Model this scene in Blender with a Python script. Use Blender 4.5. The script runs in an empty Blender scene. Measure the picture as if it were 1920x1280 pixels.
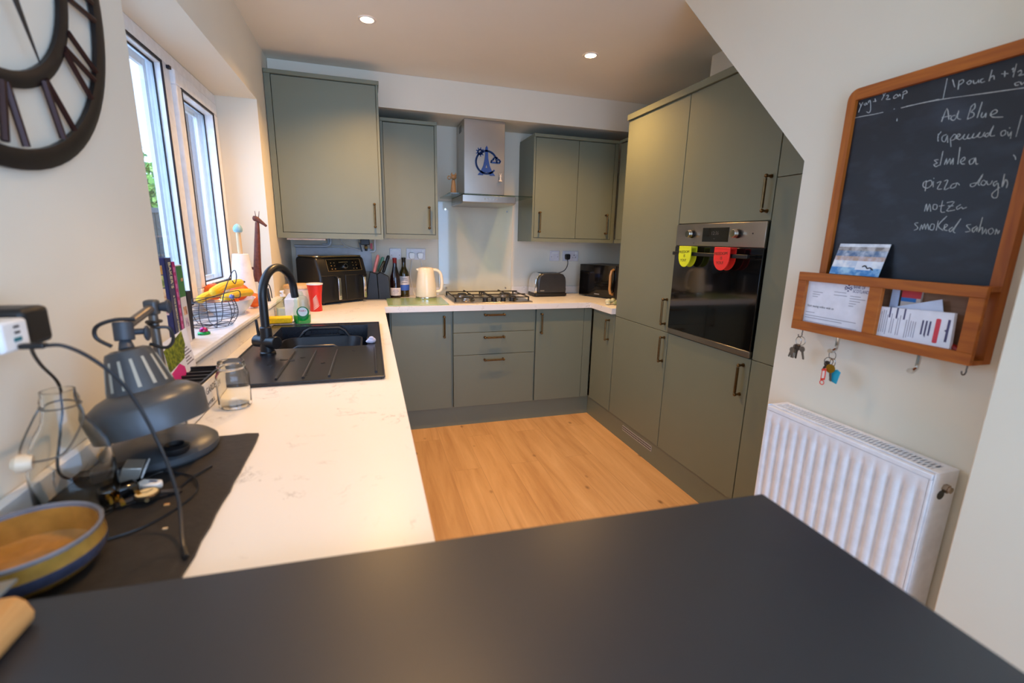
import bpy, bmesh, math, random
from mathutils import Vector, Matrix
random.seed(4)
C = bpy.context.scene.collection
S = bpy.context.scene
PI = math.pi
rad = math.radians

# ------------------------------------------------------------------ camera, world, exposure
cam_d = bpy.data.cameras.new('camera')
cam = bpy.data.objects.new('camera', cam_d)
C.objects.link(cam)
yaw, pit, rol = 0.30154, -0.21947, 0.021476
fw = Vector((math.sin(yaw) * math.cos(pit), math.cos(yaw) * math.cos(pit), math.sin(pit)))
rt0 = Vector((math.cos(yaw), -math.sin(yaw), 0))
up0 = rt0.cross(fw)
rt = rt0 * math.cos(rol) + up0 * math.sin(rol)
up = up0 * math.cos(rol) - rt0 * math.sin(rol)
cam.matrix_world = Matrix(((rt.x, up.x, -fw.x, 0.54637), (rt.y, up.y, -fw.y, -3.71967), (rt.z, up.z, -fw.z, 1.36014), (0, 0, 0, 1)))
cam_d.sensor_width = 36.0
cam_d.lens = 854.29 / 1920 * 36
cam_d.clip_start = 0.02
cam_d.dof.use_dof = True
cam_d.dof.focus_distance = 2.9
cam_d.dof.aperture_fstop = 2.8
S.camera = cam

S.view_settings.view_transform = 'Standard'
S.view_settings.look = 'None'
S.view_settings.gamma = 1.0
S.view_settings.use_curve_mapping = False
S.view_settings.exposure = 0.38
S.cycles.use_denoising = True
S.cycles.max_bounces = 10
S.cycles.diffuse_bounces = 5
S.cycles.transparent_max_bounces = 16
S.cycles.sample_clamp_indirect = 6.0

w = bpy.data.worlds.new('sky')
S.world = w
w.use_nodes = True
bg = w.node_tree.nodes['Background']
bg.inputs[0].default_value = (0.41, 0.62, 1.0, 1)
bg.inputs[1].default_value = 5.2

def portal(name, loc, rot, sx, sy):
    d = bpy.data.lights.new(name, 'AREA'); d.shape = 'RECTANGLE'; d.size = sx; d.size_y = sy
    d.cycles.is_portal = True
    o = bpy.data.objects.new(name, d); C.objects.link(o); o.location = loc; o.rotation_euler = rot
# sampling portals only (they give no light of their own): the kitchen window and the unseen, unglazed rear opening, widened for more daylight
portal('window_portal', (-0.27, -1.5, 1.53), (0, rad(-90), 0), 1.1, 1.5)
portal('rear_portal', (1.95, -5.57, 1.19), (rad(90), 0, 0), 3.9, 2.36)

# ------------------------------------------------------------------ materials
def lin(c):
    return tuple(((v / 255 / 12.92) if v / 255 <= 0.04045 else ((v / 255 + 0.055) / 1.055) ** 2.4) for v in c) + (1.0,)

def mt(name, rgb, rough=0.5, metal=0.0, var=0.06, scale=30.0, bump=0.0, bscale=None, coat=0.0, spec=None, emit=None, estr=0.0, sub=0.0):
    m = bpy.data.materials.new(name); m.use_nodes = True
    nt = m.node_tree; b = nt.nodes['Principled BSDF']
    b.inputs['Roughness'].default_value = rough; b.inputs['Metallic'].default_value = metal
    if coat: b.inputs['Coat Weight'].default_value = coat
    if spec is not None: b.inputs['Specular IOR Level'].default_value = spec
    tc = nt.nodes.new('ShaderNodeTexCoord')
    n = nt.nodes.new('ShaderNodeTexNoise'); n.inputs['Scale'].default_value = scale; n.inputs['Detail'].default_value = 3
    nt.links.new(tc.outputs['Object'], n.inputs['Vector'])
    r = nt.nodes.new('ShaderNodeValToRGB'); c = lin(rgb)
    r.color_ramp.elements[0].position = 0.3; r.color_ramp.elements[1].position = 0.7
    r.color_ramp.elements[0].color = tuple(v * (1 - var) for v in c[:3]) + (1,)
    r.color_ramp.elements[1].color = tuple(min(1, v * (1 + var)) for v in c[:3]) + (1,)
    nt.links.new(n.outputs['Fac'], r.inputs[0]); nt.links.new(r.outputs[0], b.inputs['Base Color'])
    if bump:
        n2 = nt.nodes.new('ShaderNodeTexNoise'); n2.inputs['Scale'].default_value = bscale or scale * 4
        nt.links.new(tc.outputs['Object'], n2.inputs['Vector'])
        bp = nt.nodes.new('ShaderNodeBump'); bp.inputs['Strength'].default_value = bump; bp.inputs['Distance'].default_value = 0.002
        nt.links.new(n2.outputs['Fac'], bp.inputs['Height']); nt.links.new(bp.outputs['Normal'], b.inputs['Normal'])
    if emit:
        b.inputs['Emission Color'].default_value = lin(emit); b.inputs['Emission Strength'].default_value = estr
    return m

def glass(name, tint=(1, 1, 1), refl=0.9, ior=1.5):
    m = bpy.data.materials.new(name); m.use_nodes = True; nt = m.node_tree
    nt.nodes.remove(nt.nodes['Principled BSDF'])
    out = nt.nodes['Material Output']
    t = nt.nodes.new('ShaderNodeBsdfTransparent'); t.inputs[0].default_value = tint + (1,)
    g = nt.nodes.new('ShaderNodeBsdfGlossy'); g.inputs['Roughness'].default_value = 0.01; g.inputs[0].default_value = (refl, refl, refl, 1)
    f = nt.nodes.new('ShaderNodeFresnel'); ge = nt.nodes.new('ShaderNodeNewGeometry')
    mr = nt.nodes.new('ShaderNodeMapRange'); mr.inputs['To Min'].default_value = ior; mr.inputs['To Max'].default_value = 1 / ior
    nt.links.new(ge.outputs['Backfacing'], mr.inputs['Value']); nt.links.new(mr.outputs[0], f.inputs['IOR'])
    mx = nt.nodes.new('ShaderNodeMixShader')
    nt.links.new(f.outputs[0], mx.inputs[0]); nt.links.new(t.outputs[0], mx.inputs[1]); nt.links.new(g.outputs[0], mx.inputs[2])
    nt.links.new(mx.outputs[0], out.inputs[0])
    return m

def wood(name, c1, c2, axis='Y', rough=0.45, sc=14.0):
    m = bpy.data.materials.new(name); m.use_nodes = True; nt = m.node_tree; b = nt.nodes['Principled BSDF']
    b.inputs['Roughness'].default_value = rough
    tc = nt.nodes.new('ShaderNodeTexCoord'); mp = nt.nodes.new('ShaderNodeMapping')
    s = [sc * 4, sc * 4, sc * 4]; s['XYZ'.index(axis)] = sc * 0.35
    mp.inputs['Scale'].default_value = s
    n = nt.nodes.new('ShaderNodeTexNoise'); n.inputs['Scale'].default_value = 1.0; n.inputs['Detail'].default_value = 6; n.inputs['Distortion'].default_value = 0.6
    r = nt.nodes.new('ShaderNodeValToRGB'); r.color_ramp.elements[0].position = 0.32; r.color_ramp.elements[1].position = 0.68
    r.color_ramp.elements[0].color = lin(c1); r.color_ramp.elements[1].color = lin(c2)
    nt.links.new(tc.outputs['Object'], mp.inputs[0]); nt.links.new(mp.outputs[0], n.inputs['Vector'])
    nt.links.new(n.outputs['Fac'], r.inputs[0]); nt.links.new(r.outputs[0], b.inputs['Base Color'])
    return m

def floor_mat():
    m = bpy.data.materials.new('oak_planks'); m.use_nodes = True; nt = m.node_tree; b = nt.nodes['Principled BSDF']
    b.inputs['Roughness'].default_value = 0.42
    tc = nt.nodes.new('ShaderNodeTexCoord')
    mp = nt.nodes.new('ShaderNodeMapping'); mp.inputs['Rotation'].default_value = (0, 0, rad(90)); mp.inputs['Location'].default_value = (0.31, 0.07, 0)
    nt.links.new(tc.outputs['Object'], mp.inputs[0])
    br = nt.nodes.new('ShaderNodeTexBrick'); br.inputs['Scale'].default_value = 1.0
    br.inputs['Brick Width'].default_value = 1.25; br.inputs['Row Height'].default_value = 0.185; br.inputs['Mortar Size'].default_value = 0.0012
    br.inputs['Color1'].default_value = (0.30, 0.30, 0.30, 1); br.inputs['Color2'].default_value = (0.70, 0.70, 0.70, 1); br.inputs['Mortar'].default_value = (0.0, 0.0, 0.0, 1)
    br.offset = 0.37
    nt.links.new(mp.outputs[0], br.inputs['Vector'])
    mp2 = nt.nodes.new('ShaderNodeMapping'); mp2.inputs['Scale'].default_value = (15, 1.3, 1)
    ad = nt.nodes.new('ShaderNodeVectorMath'); ad.operation = 'ADD'
    nt.links.new(tc.outputs['Object'], mp2.inputs[0]); nt.links.new(mp2.outputs[0], ad.inputs[0]); 
    ml = nt.nodes.new('ShaderNodeVectorMath'); ml.operation = 'SCALE'; ml.inputs[3].default_value = 37.0
    nt.links.new(br.outputs['Color'], ml.inputs[0]); nt.links.new(ml.outputs[0], ad.inputs[1])
    n = nt.nodes.new('ShaderNodeTexNoise'); n.inputs['Scale'].default_value = 1.0; n.inputs['Detail'].default_value = 7; n.inputs['Roughness'].default_value = 0.62; n.inputs['Distortion'].default_value = 0.5
    nt.links.new(ad.outputs[0], n.inputs['Vector'])
    r = nt.nodes.new('ShaderNodeValToRGB')
    e = r.color_ramp.elements; e[0].position = 0.28; e[0].color = lin((190, 142, 92)); e[1].position = 0.72; e[1].color = lin((226, 182, 130))
    x = e.new(0.5); x.color = lin((212, 166, 114))
    nt.links.new(n.outputs['Fac'], r.inputs[0])
    # knots
    n3 = nt.nodes.new('ShaderNodeTexVoronoi'); n3.inputs['Scale'].default_value = 4.4
    mp3 = nt.nodes.new('ShaderNodeMapping'); mp3.inputs['Scale'].default_value = (1.5, 0.9, 1)
    nt.links.new(tc.outputs['Object'], mp3.inputs[0]); nt.links.new(mp3.outputs[0], n3.inputs['Vector'])
    r3 = nt.nodes.new('ShaderNodeValToRGB'); r3.color_ramp.elements[0].position = 0.02; r3.color_ramp.elements[0].color = (0.32, 0.26, 0.2, 1); r3.color_ramp.elements[1].position = 0.10; r3.color_ramp.elements[1].color = (1, 1, 1, 1)
    nt.links.new(n3.outputs['Distance'], r3.inputs[0])
    mk = nt.nodes.new('ShaderNodeMix'); mk.data_type = 'RGBA'; mk.blend_type = 'MULTIPLY'; mk.inputs[0].default_value = 0.9
    nt.links.new(r.outputs[0], mk.inputs[6]); nt.links.new(r3.outputs[0], mk.inputs[7])
    # plank tone and seams
    r2 = nt.nodes.new('ShaderNodeValToRGB'); f = r2.color_ramp.elements
    f[0].position = 0.0; f[0].color = (0.74, 0.72, 0.70, 1); f[1].position = 0.75; f[1].color = (1.0, 1.0, 1.0, 1)
    y = f.new(0.2); y.color = (0.90, 0.89, 0.87, 1)
    nt.links.new(br.outputs['Color'], r2.inputs[0])
    m2 = nt.nodes.new('ShaderNodeMix'); m2.data_type = 'RGBA'; m2.blend_type = 'MULTIPLY'; m2.inputs[0].default_value = 1.0
    nt.links.new(mk.outputs[2], m2.inputs[6]); nt.links.new(r2.outputs[0], m2.inputs[7])
    nt.links.new(m2.outputs[2], b.inputs['Base Color'])
    return m

def counter_mat():
    m = bpy.data.materials.new('veined_white_laminate'); m.use_nodes = True; nt = m.node_tree; b = nt.nodes['Principled BSDF']
    b.inputs['Roughness'].default_value = 0.33
    tc = nt.nodes.new('ShaderNodeTexCoord')
    n = nt.nodes.new('ShaderNodeTexNoise'); n.inputs['Scale'].default_value = 5.0; n.inputs['Detail'].default_value = 9; n.inputs['Roughness'].default_value = 0.68; n.inputs['Distortion'].default_value = 0.5
    nt.links.new(tc.outputs['Object'], n.inputs['Vector'])
    r = nt.nodes.new('ShaderNodeValToRGB'); e = r.color_ramp.elements
    e[0].position = 0.493; e[0].color = (0, 0, 0, 1); e[1].position = 0.507; e[1].color = (0, 0, 0, 1); k = e.new(0.5); k.color = (1, 1, 1, 1)
    nt.links.new(n.outputs['Fac'], r.inputs[0])
    n2 = nt.nodes.new('ShaderNodeTexNoise'); n2.inputs['Scale'].default_value = 9.0; n2.inputs['Detail'].default_value = 3
    nt.links.new(tc.outputs['Object'], n2.inputs['Vector'])
    r2 = nt.nodes.new('ShaderNodeValToRGB'); r2.color_ramp.elements[0].position = 0.5; r2.color_ramp.elements[1].position = 0.66
    nt.links.new(n2.outputs['Fac'], r2.inputs[0])
    mu = nt.nodes.new('ShaderNodeMath'); mu.operation = 'MULTIPLY'
    nt.links.new(r.outputs[0], mu.inputs[0]); nt.links.new(r2.outputs[0], mu.inputs[1])
    mx = nt.nodes.new('ShaderNodeMix'); mx.data_type = 'RGBA'
    mx.inputs[6].default_value = lin((236, 232, 227)); mx.inputs[7].default_value = lin((150, 142, 136))
    nt.links.new(mu.outputs[0], mx.inputs[0]); nt.links.new(mx.outputs[2], b.inputs['Base Color'])
    return m

def board_mat():
    m = bpy.data.materials.new('chalkboard_slate'); m.use_nodes = True; nt = m.node_tree; b = nt.nodes['Principled BSDF']
    b.inputs['Roughness'].default_value = 0.5
    tc = nt.nodes.new('ShaderNodeTexCoord'); mp = nt.nodes.new('ShaderNodeMapping'); mp.inputs['Scale'].default_value = (1, 6, 12); mp.inputs['Rotation'].default_value = (rad(20), 0, 0)
    n = nt.nodes.new('ShaderNodeTexNoise'); n.inputs['Scale'].default_value = 1.3; n.inputs['Detail'].default_value = 5
    r = nt.nodes.new('ShaderNodeValToRGB'); r.color_ramp.elements[0].position = 0.5; r.color_ramp.elements[0].color = lin((22, 24, 29)); r.color_ramp.elements[1].position = 0.85; r.color_ramp.elements[1].color = lin((56, 63, 76))
    nt.links.new(tc.outputs['Object'], mp.inputs[0]); nt.links.new(mp.outputs[0], n.inputs['Vector']); nt.links.new(n.outputs['Fac'], r.inputs[0]); nt.links.new(r.outputs[0], b.inputs['Base Color'])
    return m

def leaf_mat(name, a, b_, sc=60):
    m = mt(name, a, 0.6, var=0.0)
    nt = m.node_tree
    r = [n for n in nt.nodes if n.type == 'VALTORGB'][0]; n = [n for n in nt.nodes if n.type == 'TEX_NOISE'][0]
    n.inputs['Scale'].default_value = sc
    r.color_ramp.elements[0].position = 0.4; r.color_ramp.elements[1].position = 0.62
    r.color_ramp.elements[0].color = lin(a); r.color_ramp.elements[1].color = lin(b_)
    return m

WALL = mt('white_emulsion', (234, 226, 207), 0.85, var=0.01, scale=4, bump=0.05, bscale=300)
CEIL = mt('ceiling_paint', (236, 229, 214), 0.9, var=0.01, scale=4)
SAGE = mt('sage_green_paint', (115, 120, 102), 0.42, var=0.015, scale=6)
BRONZE = mt('aged_brass', (108, 84, 50), 0.35, 0.85, var=0.2, scale=60)
BLACK = mt('black_plastic', (20, 20, 22), 0.4)
GLOSSBLK = mt('gloss_black', (10, 10, 11), 0.08, coat=0.3)
MATTBLK = mt('matt_black_metal', (24, 25, 28), 0.38)
STEEL = mt('brushed_steel', (176, 168, 158), 0.28, 1.0, var=0.08, scale=3)
CHROME = mt('chrome', (225, 225, 225), 0.08, 1.0)
WHITE = mt('white_plastic', (238, 238, 236), 0.35)
UPVC = mt('white_upvc', (240, 240, 242), 0.25)
PAPER = mt('white_paper', (232, 232, 240), 0.8)
GREYP = mt('grey_lamp_paint', (74, 77, 80), 0.36, 0.25)
DARKGREY = mt('dark_grey_enamel', (58, 60, 64), 0.25, 0.3)
PINE = wood('orange_pine', (150, 74, 10), (184, 102, 22), 'Z', 0.6)
PINEY = wood('orange_pine_rail', (150, 74, 10), (184, 102, 22), 'Y', 0.6)
PALEWOOD = wood('pale_beech', (214, 178, 130), (232, 202, 158), 'Z', 0.5)
COUNTER = counter_mat()
FLOOR = floor_mat()
BARM = mt('anthracite_laminate', (31, 35, 43), 0.38, spec=0.85, var=0.03, scale=80)
SINKM = mt('black_composite', (30, 31, 37), 0.27, var=0.15, scale=200)
SLATE = mt('slate', (34, 30, 28), 0.6, var=0.25, scale=40, bump=0.3, bscale=120)
GLASS = glass('clear_glass')
WINGLASS = glass('window_glass', (0.96, 0.98, 0.98), 0.9, 1.55)
CLEAR = bpy.data.materials.new('bottle_glass'); CLEAR.use_nodes = True
_b = CLEAR.node_tree.nodes['Principled BSDF']; _b.inputs['Transmission Weight'].default_value = 1; _b.inputs['Roughness'].default_value = 0.0; _b.inputs['IOR'].default_value = 1.3; _b.inputs['Base Color'].default_value = (0.97, 0.98, 0.95, 1)
SOAPCLEAR = glass('soap_bottle_plastic', (0.86, 0.95, 0.90), 0.8, 1.45)
GASKET = mt('dark_gasket', (30, 27, 36), 0.6)

# ------------------------------------------------------------------ mesh builder
class M:
    def __init__(s): s.v = []; s.f = []; s.mi = []; s.k = 0
    def add(s, vs, fs):
        o = len(s.v); s.v += [Vector(p) for p in vs]
        s.f += [tuple(i + o for i in f) for f in fs]; s.mi += [s.k] * len(fs); return s
    def mat(s, k): s.k = k; return s
    def box(s, a, b):
        x0, y0, z0 = (min(a[i], b[i]) for i in range(3)); x1, y1, z1 = (max(a[i], b[i]) for i in range(3))
        return s.add([(x0, y0, z0), (x1, y0, z0), (x1, y1, z0), (x0, y1, z0), (x0, y0, z1), (x1, y0, z1), (x1, y1, z1), (x0, y1, z1)],
                     [(0, 3, 2, 1), (4, 5, 6, 7), (0, 1, 5, 4), (1, 2, 6, 5), (2, 3, 7, 6), (3, 0, 4, 7)])
    def prism(s, poly, axis, a, b):
        n = len(poly)
        def p(q, t): return {0: (t, q[0], q[1]), 1: (q[0], t, q[1]), 2: (q[0], q[1], t)}[axis]
        vs = [p(q, a) for q in poly] + [p(q, b) for q in poly]
        return s.add(vs, [tuple(range(n))[::-1], tuple(range(n, 2 * n))] + [(i, (i + 1) % n, (i + 1) % n + n, i + n) for i in range(n)])
    def quad(s, a, b, c, d): return s.add([a, b, c, d], [(0, 1, 2, 3)])
    def cyl(s, p0, p1, r0, r1=None, n=20, cap=True):
        r1 = r0 if r1 is None else r1
        p0 = Vector(p0); p1 = Vector(p1); d = (p1 - p0).normalized()
        u = d.cross(Vector((0, 0, 1)) if abs(d.z) < 0.9 else Vector((1, 0, 0))).normalized(); v = d.cross(u)
        vs = [p0 + (u * math.cos(2 * PI * i / n) + v * math.sin(2 * PI * i / n)) * r0 for i in range(n)] + [p1 + (u * math.cos(2 * PI * i / n) + v * math.sin(2 * PI * i / n)) * r1 for i in range(n)]
        fs = [(i, (i + 1) % n, (i + 1) % n + n, i + n) for i in range(n)]
        if cap: fs += [tuple(range(n))[::-1], tuple(range(n, 2 * n))]
        return s.add(vs, fs)
    def tube(s, pts, r, n=8, closed=False, cap=True):
        pts = [Vector(p) for p in pts]; m = len(pts); rr = r if isinstance(r, (list, tuple)) else [r] * m
        vs = []; ref = None
        for i in range(m):
            if closed: d = pts[(i + 1) % m] - pts[i - 1]
            else: d = pts[min(i + 1, m - 1)] - pts[max(i - 1, 0)]
            if d.length < 1e-9: d = Vector((0, 0, 1))
            d.normalize()
            if ref is None: ref = d.cross(Vector((0, 0, 1)) if abs(d.z) < 0.9 else Vector((1, 0, 0)))
            ref = (ref - d * ref.dot(d))
            if ref.length < 1e-6: ref = d.orthogonal()
            ref.normalize(); q = d.cross(ref)
            vs += [pts[i] + (ref * math.cos(2 * PI * k / n) + q * math.sin(2 * PI * k / n)) * rr[i] for k in range(n)]
        fs = []
        for i in range(m if closed else m - 1):
            j = (i + 1) % m
            fs += [(i * n + k, i * n + (k + 1) % n, j * n + (k + 1) % n, j * n + k) for k in range(n)]
        if not closed and cap: fs += [tuple(range(n))[::-1], tuple(range((m - 1) * n, m * n))]
        return s.add(vs, fs)
    def lathe(s, prof, n=32, c=(0, 0, 0), ax=None, sx=1.0, sy=1.0):
        c = Vector(c); X, Y, Z = (Vector((1, 0, 0)), Vector((0, 1, 0)), Vector((0, 0, 1)))
        if ax is not None:
            Z = Vector(ax).normalized(); X = Z.orthogonal().normalized(); Y = Z.cross(X)
        vs = []; m = len(prof)
        for r, z in prof:
            r = max(r, 1e-5)
            vs += [c + X * (r * sx * math.cos(2 * PI * k / n)) + Y * (r * sy * math.sin(2 * PI * k / n)) + Z * z for k in range(n)]
        fs = [(i * n + k, i * n + (k + 1) % n, (i + 1) * n + (k + 1) % n, (i + 1) * n + k) for i in range(m - 1) for k in range(n)]
        return s.add(vs, fs)
    def ball(s, c, r, sx=1, sy=1, sz=1, n=16):
        prof = [(math.sin(PI * i / n) , -math.cos(PI * i / n)) for i in range(n + 1)]
        o = len(s.v); s.lathe(prof, n * 2)
        for i in range(o, len(s.v)):
            p = s.v[i]; s.v[i] = Vector((c[0] + p.x * r * sx, c[1] + p.y * r * sy, c[2] + p.z * r * sz))
        return s
    def text(s, body, size, o, u, v, depth=0.0005, align='LEFT', width=None):
        cu = bpy.data.curves.new('lettering', 'FONT'); cu.body = body; cu.size = size; cu.extrude = depth; cu.align_x = align; cu.resolution_u = 3
        ob = bpy.data.objects.new('lettering', cu); C.objects.link(ob)
        dg = bpy.context.evaluated_depsgraph_get(); dg.update()
        me = bpy.data.meshes.new_from_object(ob.evaluated_get(dg))
        u = Vector(u).normalized(); v = Vector(v).normalized(); nn = u.cross(v)
        k = 1.0
        if width:
            xs = [q.co.x for q in me.vertices]; k = width / max(1e-6, max(xs) - min(xs))
        s.add([Vector(o) + u * q.co.x * k + v * q.co.y + nn * q.co.z for q in me.vertices], [tuple(p.vertices) for p in me.polygons])
        bpy.data.objects.remove(ob); bpy.data.meshes.remove(me); bpy.data.curves.remove(cu)
        return s
    def xf(s, mat, start=0):
        for i in range(start, len(s.v)): s.v[i] = mat @ s.v[i]
        return s

OFF = {}
def tagit(o, label=None, cat=None, group=None, kind=None):
    if label: o['label'] = label
    if cat: o['category'] = cat
    if group: o['group'] = group
    if kind: o['kind'] = kind

def T(name, label, cat, loc=(0, 0, 0), rz=0.0, group=None, world=True, kind=None):
    """an Empty at the thing's base; world=True means its parts are given in room coordinates"""
    o = bpy.data.objects.new(name, None); o.empty_display_size = 0.05; C.objects.link(o)
    o.location = loc; o.rotation_euler = (0, 0, rz); tagit(o, label, cat, group, kind)
    OFF[o] = Vector(loc) if world else Vector((0, 0, 0))
    return o

def O(name, m, mats, parent=None, bev=0.0, smooth=35, label=None, cat=None, group=None, kind=None, loc=None, rz=0.0, seg=2, sub=0):
    """links builder m as one mesh object. loc=None: vertices are room coordinates"""
    mats = mats if isinstance(mats, (list, tuple)) else [mats]
    if parent is not None:
        off = OFF[parent]
    elif loc is not None:
        off = Vector((0, 0, 0))
    else:
        xs = [p.x for p in m.v]; ys = [p.y for p in m.v]; zs = [p.z for p in m.v]
        off = Vector(((min(xs) + max(xs)) / 2, (min(ys) + max(ys)) / 2, min(zs)))
    me = bpy.data.meshes.new(name)
    me.from_pydata([p - off for p in m.v], [], m.f)
    for q in mats: me.materials.append(q)
    me.polygons.foreach_set('material_index', m.mi)
    bm = bmesh.new(); bm.from_mesh(me); bmesh.ops.recalc_face_normals(bm, faces=bm.faces); bm.to_mesh(me); bm.free()
    if smooth:
        me.polygons.foreach_set('use_smooth', [True] * len(me.polygons)); me.set_sharp_from_angle(angle=rad(smooth))
    o = bpy.data.objects.new(name, me); C.objects.link(o)
    if parent is not None: o.parent = parent; OFF[o] = OFF[parent]
    else:
        o.location = off if loc is None else loc; o.rotation_euler = (0, 0, rz); OFF[o] = off
    if bev:
        b = o.modifiers.new('bevel', 'BEVEL'); b.width = bev; b.segments = seg; b.limit_method = 'ANGLE'; b.angle_limit = rad(40); b.harden_normals = False
    if sub:
        b = o.modifiers.new('smooth', 'SUBSURF'); b.levels = sub; b.render_levels = sub
    tagit(o, label, cat, group, kind)
    return o

def arc(c, r, a0, a1, n, U, V):
    c = Vector(c); U = Vector(U); V = Vector(V)
    return [c + U * r * math.cos(a0 + (a1 - a0) * i / n) + V * r * math.sin(a0 + (a1 - a0) * i / n) for i in range(n + 1)]

def spline(pts, k=6):
    P = [Vector(p) for p in pts]; out = []
    for i in range(len(P) - 1):
        a = P[max(i - 1, 0)]; b = P[i]; c = P[i + 1]; d = P[min(i + 2, len(P) - 1)]
        for j in range(k):
            t = j / k
            out.append(0.5 * ((2 * b) + (c - a) * t + (2 * a - 5 * b + 4 * c - d) * t * t + (3 * b - a - 3 * c + d) * t ** 3))
    out.append(P[-1]); return out
def rrect(x0, y0, x1, y1, r, n=5):
    out = []
    for cx, cy, a in ((x1 - r, y1 - r, 0), (x0 + r, y1 - r, 90), (x0 + r, y0 + r, 180), (x1 - r, y0 + r, 270)):
        out += [(cx + r * math.cos(rad(a + 90 * i / n)), cy + r * math.sin(rad(a + 90 * i / n))) for i in range(n + 1)]
    return out

# ------------------------------------------------------------------ the setting
def struct(name, m, mat, label=None, **k): return O(name, m, mat, kind='structure', label=label, **k)
CH = 2.40
struct('floor', M().box((-0.3, -5.8, -0.1), (4.2, 0.2, 0)), FLOOR)
struct('ceiling', M().box((-0.3, -5.8, CH), (4.2, 0.2, CH + 0.1)), CEIL)
struct('wall_back', M().box((-0.3, 0, 0), (3.0, 0.2, CH)), WALL)
wl = M()
wl.box((-0.3, -5.8, 0), (0, -2.245, CH)); wl.box((-0.3, -0.75, 0), (0, 0, CH)); wl.box((-0.3, -2.245, 0), (0, -0.75, 0.972)); wl.box((-0.3, -2.245, 2.07), (0, -0.75, CH))
struct('wall_left', wl, WALL)
struct('wall_right', M().box((2.77, -3.3, 0), (2.95, 0, CH)), WALL)
# boxed-in bulkhead over the hob, pipe boxing above the tall units
struct('trim_1', M().box((0.003, -0.36, 2.19), (2.768, -0.002, CH - 0.001)), WALL)
struct('trim_3', M().box((2.45, -1.75, 2.15), (2.768, -1.30, CH - 0.001)), WALL)
# the stair wall: its sloping edge cuts over the tall units
struct('wall_stairs', M().prism([(-2.483, 0), (-2.483, 1.632), (-1.757, 2.3995), (-3.14, 2.3995), (-3.14, 0)], 0, 1.92, 2.03), WALL)
struct('wall_end', M().box((1.80, -4.0, 0), (2.9, -3.135, CH - 0.001)), WALL, bev=0.003)
struct('wall_far_right', M().box((4.0, -5.6, 0), (4.2, -4.0, CH)), WALL)
struct('wall_side', M().box((2.9, -4.0, 0), (4.2, -3.9, CH)), WALL)
wr = M(); wr.box((-0.3, -5.8, 0), (0.0, -5.6, CH)); wr.box((3.9, -5.8, 0), (4.2, -5.6, CH)); wr.box((0.0, -5.8, 2.37), (3.9, -5.6, CH))  # unseen rear wall, its opening made wide to let in more daylight
struct('wall_rear', wr, WALL)
# window sill board with rounded nosing
sb = M().prism([(-0.20, 0.973), (0.022, 0.973), (0.030, 0.980), (0.031, 0.990), (0.026, 0.998), (0.015, 1.0), (-0.20, 1.0)], 1, -2.30, -0.69)
struct('trim_2', sb, UPVC)
# ---- window
wx0, wx1 = -0.262, -0.198
def frame_ring(m, y0, y1, z0, z1, t, x0, x1):
    m.box((x0, y0, z0), (x1, y1, z0 + t)); m.box((x0, y0, z1 - t), (x1, y1, z1)); m.box((x0, y0, z0 + t), (x1, y0 + t, z1 - t)); m.box((x0, y1 - t, z0 + t), (x1, y1, z1 - t))
wf = M(); frame_ring(wf, -2.245, -0.75, 1.0, 2.07, 0.055, wx0, wx1); wf.box((wx0, -1.425, 1.055), (wx1, -1.355, 2.015))
win = struct('window_1', wf, UPVC, bev=0.004)
sa = M(); frame_ring(sa, -1.352, -0.808, 1.058, 2.012, 0.058, wx0 - 0.004, wx1 + 0.016)
sash = O('sash', sa, UPVC, win, bev=0.006)
g = M(); frame_ring(g, -2.191, -1.424, 1.054, 2.016, 0.014, -0.226, wx1 - 0.004); O('glazing_bead', g, UPVC, win)
g = M(); frame_ring(g, -2.191, -1.4235, 1.0535, 2.0165, 0.010, wx1 - 0.0045, wx1 + 0.0005); O('gasket', g, GASKET, win)
g = M(); frame_ring(g, -2.178, -1.437, 1.067, 2.003, 0.007, -0.2255, -0.221); O('gasket', g, GASKET, win)
g = M(); frame_ring(g, -1.296, -0.864, 1.115, 1.955, 0.013, -0.226, wx1 + 0.012); O('glazing_bead', g, UPVC, sash)
g = M(); frame_ring(g, -1.296, -0.8635, 1.1145, 1.9555, 0.009, wx1 + 0.0115, wx1 + 0.0165); O('gasket', g, GASKET, sash)
g = M(); frame_ring(g, -1.284, -0.876, 1.127, 1.943, 0.007, -0.2255, -0.221); O('gasket', g, GASKET, sash)
g = M(); g.box((wx1 - 0.002, -0.810, 1.05), (wx1 + 0.003, -0.803, 2.012)); O('seal', g, GASKET, sash)
g = M(); frame_ring(g, -2.185, -1.43, 1.06, 2.01, 0.03, wx0 - 0.004, wx0 + 0.010); O('bead', g, UPVC, win)
g = M(); frame_ring(g, -1.292, -0.868, 1.12, 1.95, 0.03, wx0 - 0.004, wx0 + 0.010); O('bead', g, UPVC, sash)
O('glass_pane', M().box((-0.232, -2.185, 1.06), (-0.226, -1.428, 2.01)), WINGLASS, win, smooth=0)
O('glass_pane', M().box((-0.232, -1.292, 1.12), (-0.226, -0.868, 1.95)), WINGLASS, sash, smooth=0)
O('hinge', M().box((wx1 - 0.002, -1.39, 2.000), (wx1 + 0.012, -1.37, 2.012)), GASKET, sash)

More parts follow.
